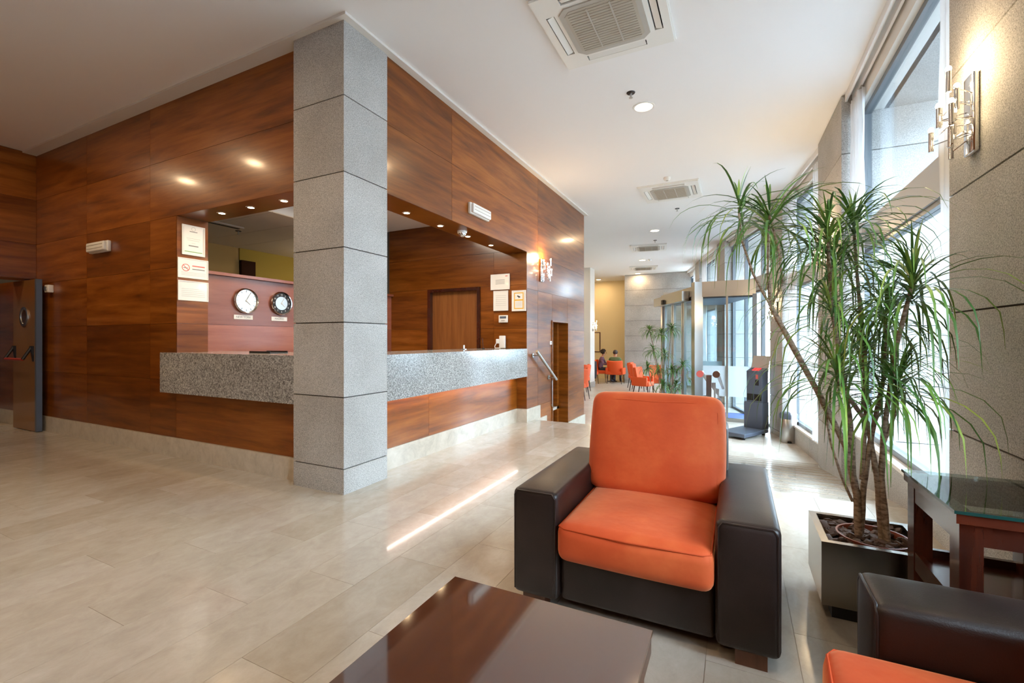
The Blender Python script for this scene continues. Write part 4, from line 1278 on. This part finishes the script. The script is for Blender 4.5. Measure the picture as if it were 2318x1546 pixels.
G = lambda x, y: (x, y, LOW)
cafe_chair('orange upholstered armchair with its back to us under the green jacket', G(-4.29, 18.0), PI, True, w_=.62)
cafe_chair('orange seat under the person in the striped top', G(-4.98, 18.35), PI / 2 + .1)
cafe_chair('orange chair in profile by the grey wall, farthest of the right row', G(-3.25, 16.75), PI / 2)
cafe_chair('orange chair in profile, middle of the right row by the plant', G(-3.0, 15.85), PI / 2)
cafe_chair('orange chair nearest in the right row, half behind the entrance plant', G(-2.5, 14.0), PI / 2 - .2, True)
cafe_chair('orange chair behind the entrance plant, facing the round table', G(-2.25, 15.2), .4)
cafe_chair('orange chair peeking out beside the wooden wall corner, nearest', G(-4.12, 12.75), -PI / 2)
cafe_chair('orange chair peeking out beside the wooden wall, farther one', G(-4.68, 14.75), -PI / 2)
ch = cafe_chair('chair with a black coat over its back left of the striped top', G(-5.15, 17.4), PI - .3)
t = thing('black_coat', 'black coat draped over a chair back by the yellow wall', 'coat', G(-5.08, 17.12), (0, 0, -.3))
MB().rbox((0, 0, .58), (.27, .09, .33), .06, 3, (.02, .03, .03), 5).build('coat_body', 'coat', t, smooth=180); MB().rbox((.2, -.08, .5), (.07, .05, .25), .04, 2, div=3).build('sleeve', 'coat', t, smooth=180)


def cafe_table(label, loc, r):
    t = thing('cafe_table', label, 'table', loc, group='cafe tables')
    MB().lathe([(.001, .71), (r, .71), (r, .74), (.001, .74)], 28).build('table_top', 'wood_dark', t); MB().lathe([(.2, 0), (.2, .02), (.035, .04), (.035, .71)], 20).build('pedestal', 'dark', t, smooth=40)


cafe_table('dark cafe table the two seated people share', G(-4.62, 18.8), .40)
cafe_table('dark round table among the chairs behind the entrance plant', G(-1.86, 14.85), .34)
t = thing('wall_picture', 'small framed picture on the yellow wall behind the people', 'picture', (-5.78, 20.1, 1.12), FACE_NY)
MB().box(-.3, .3, -.45, .45, 0, .03).build('frame', 'wood_foot', t); MB().box(-.26, .26, -.41, .41, .03, .034).build('print', 'yellow', t)


def person(label, loc, rotz, shirt, hair, lean=0.0, curly=False):
    """seated, faces local -y, hips over the origin at seat height .48"""
    t = thing('person', label, 'person', loc, (0, 0, rotz))
    J = {'pel': (0, .05, .53), 'waist': (0, .06 - lean * .3, .70), 'chest': (0, .04 - lean, .92), 'neck': (0, .02 - lean * 1.3, 1.05), 'head0': (0, -.01 - lean * 1.5, 1.13), 'head1': (0, -.03 - lean * 1.6, 1.22)}
    E = [('pel', 'waist'), ('waist', 'chest'), ('chest', 'neck'), ('neck', 'head0'), ('head0', 'head1')]
    R = {'pel': .15, 'waist': .14, 'chest': .15, 'neck': .055, 'head0': .075, 'head1': .085}
    for s_, k in ((-1, 'l'), (1, 'r')):
        J['sh' + k] = (s_ * .19, .04 - lean, .98); J['el' + k] = (s_ * .26, -.08 - lean, .74); J['wr' + k] = (s_ * .15, -.32 - lean, .76); J['hd' + k] = (s_ * .11, -.40 - lean, .77)
        J['hip' + k] = (s_ * .10, .0, .52); J['kn' + k] = (s_ * .13, -.42, .53); J['an' + k] = (s_ * .12, -.40, .09); J['to' + k] = (s_ * .13, -.54, .04)
        E += [('chest', 'sh' + k), ('sh' + k, 'el' + k), ('el' + k, 'wr' + k), ('wr' + k, 'hd' + k), ('pel', 'hip' + k), ('hip' + k, 'kn' + k), ('kn' + k, 'an' + k), ('an' + k, 'to' + k)]
        R.update({'sh' + k: .065, 'el' + k: .05, 'wr' + k: .033, 'hd' + k: .035, 'hip' + k: .10, 'kn' + k: .068, 'an' + k: .045, 'to' + k: .035})
    names = list(J); me = bpy.data.meshes.new('body'); me.from_pydata([J[n] for n in names], [(names.index(a), names.index(b_)) for a, b_ in E], [])
    for mm in (shirt, 'skin', 'trousers'): me.materials.append(M[mm])
    o = bpy.data.objects.new('body', me); COL.objects.link(o); o.parent = t
    md = o.modifiers.new('skin', 'SKIN'); md.use_smooth_shade = True
    for i, n in enumerate(names):
        me.skin_vertices[0].data[i].radius = (R[n], R[n] * (.8 if n in ('waist', 'chest', 'pel') else 1)); me.skin_vertices[0].data[i].use_root = (n == 'pel')
    o.modifiers.new('sub', 'SUBSURF').levels = 1
    o.modifiers['sub'].render_levels = 2
    # bake to one mesh, then colour faces: shirt, skin, trousers
    dg = bpy.context.evaluated_depsgraph_get(); ev = bpy.data.meshes.new_from_object(o.evaluated_get(dg)); o.modifiers.clear(); o.data = ev
    if len(ev.materials) < 3:
        ev.materials.clear()
        for mm in (shirt, 'skin', 'trousers'): ev.materials.append(M[mm])
    for p in ev.polygons:
        c = p.center; p.use_smooth = True
        hand = c.z > .6 and c.y < -.28 - lean
        p.material_index = 1 if (c.z > 1.04 or hand) else (2 if c.z < .62 and (c.z < .60) else 0)
    h1 = Vector(J['head1'])
    b = MB(); rs = random.Random(4)
    b.ball((h1.x, h1.y + .02, h1.z + .015), .098, 10, (1, 1.08, 1))
    if curly:
        for q in range(34):
            d_ = Vector((rs.uniform(-1, 1), rs.uniform(-.35, 1), rs.uniform(-.5, 1))).normalized()
            b.ball(h1 + d_ * .095 + Vector((0, .03, .02)), rs.uniform(.028, .042), 5)
    b.v = [(x, y if z > h1.z + .02 else max(y, h1.y - .02), z) for x, y, z in b.v]
    b.build('hair', hair, t, smooth=180)
    fc = MB(); fy = h1.y - .085
    fc.ball((0, fy - .008, h1.z - .035), .014, 5, (.8, 1.2, 1.4)).build('nose', 'skin', t, smooth=180)
    for s_ in (-1, 1):
        MB().ball((s_ * .032, fy + .008, h1.z - .01), .009, 5).build('eye', 'dark', t, smooth=180); MB().ball((s_ * .088, h1.y + .01, h1.z - .03), .02, 5, (.4, .8, 1.2)).build('ear', 'skin', t, smooth=180)
        for q in range(4):
            x = s_ * .11 + (q - 1.5) * .018
            MB().tube([(x, -.41 - lean, .775), (x * .98, -.455 - lean + .006 * abs(q - 1.5), .772), (x * .96, -.475 - lean + .008 * abs(q - 1.5), .758)], [.009, .008, .006], 5).build('finger', 'skin', t, smooth=180)
        MB().tube([(s_ * .085, -.385 - lean, .775), (s_ * .06, -.42 - lean, .775)], [.010, .008], 5).build('thumb', 'skin', t, smooth=180)
    MB().box(-.022, .022, fy + .004, fy + .012, h1.z - .075, h1.z - .068).build('mouth', 'red', t)
    return t


person('seated person with dark curly hair and striped top, side on at the far table', G(-4.96, 18.35), PI / 2 + .1, 'stripe', 'hair', .05, True)
person('seated person in a green jacket seen from behind at the far table', G(-4.32, 18.02), PI, 'green_cloth', 'hair2', .02)
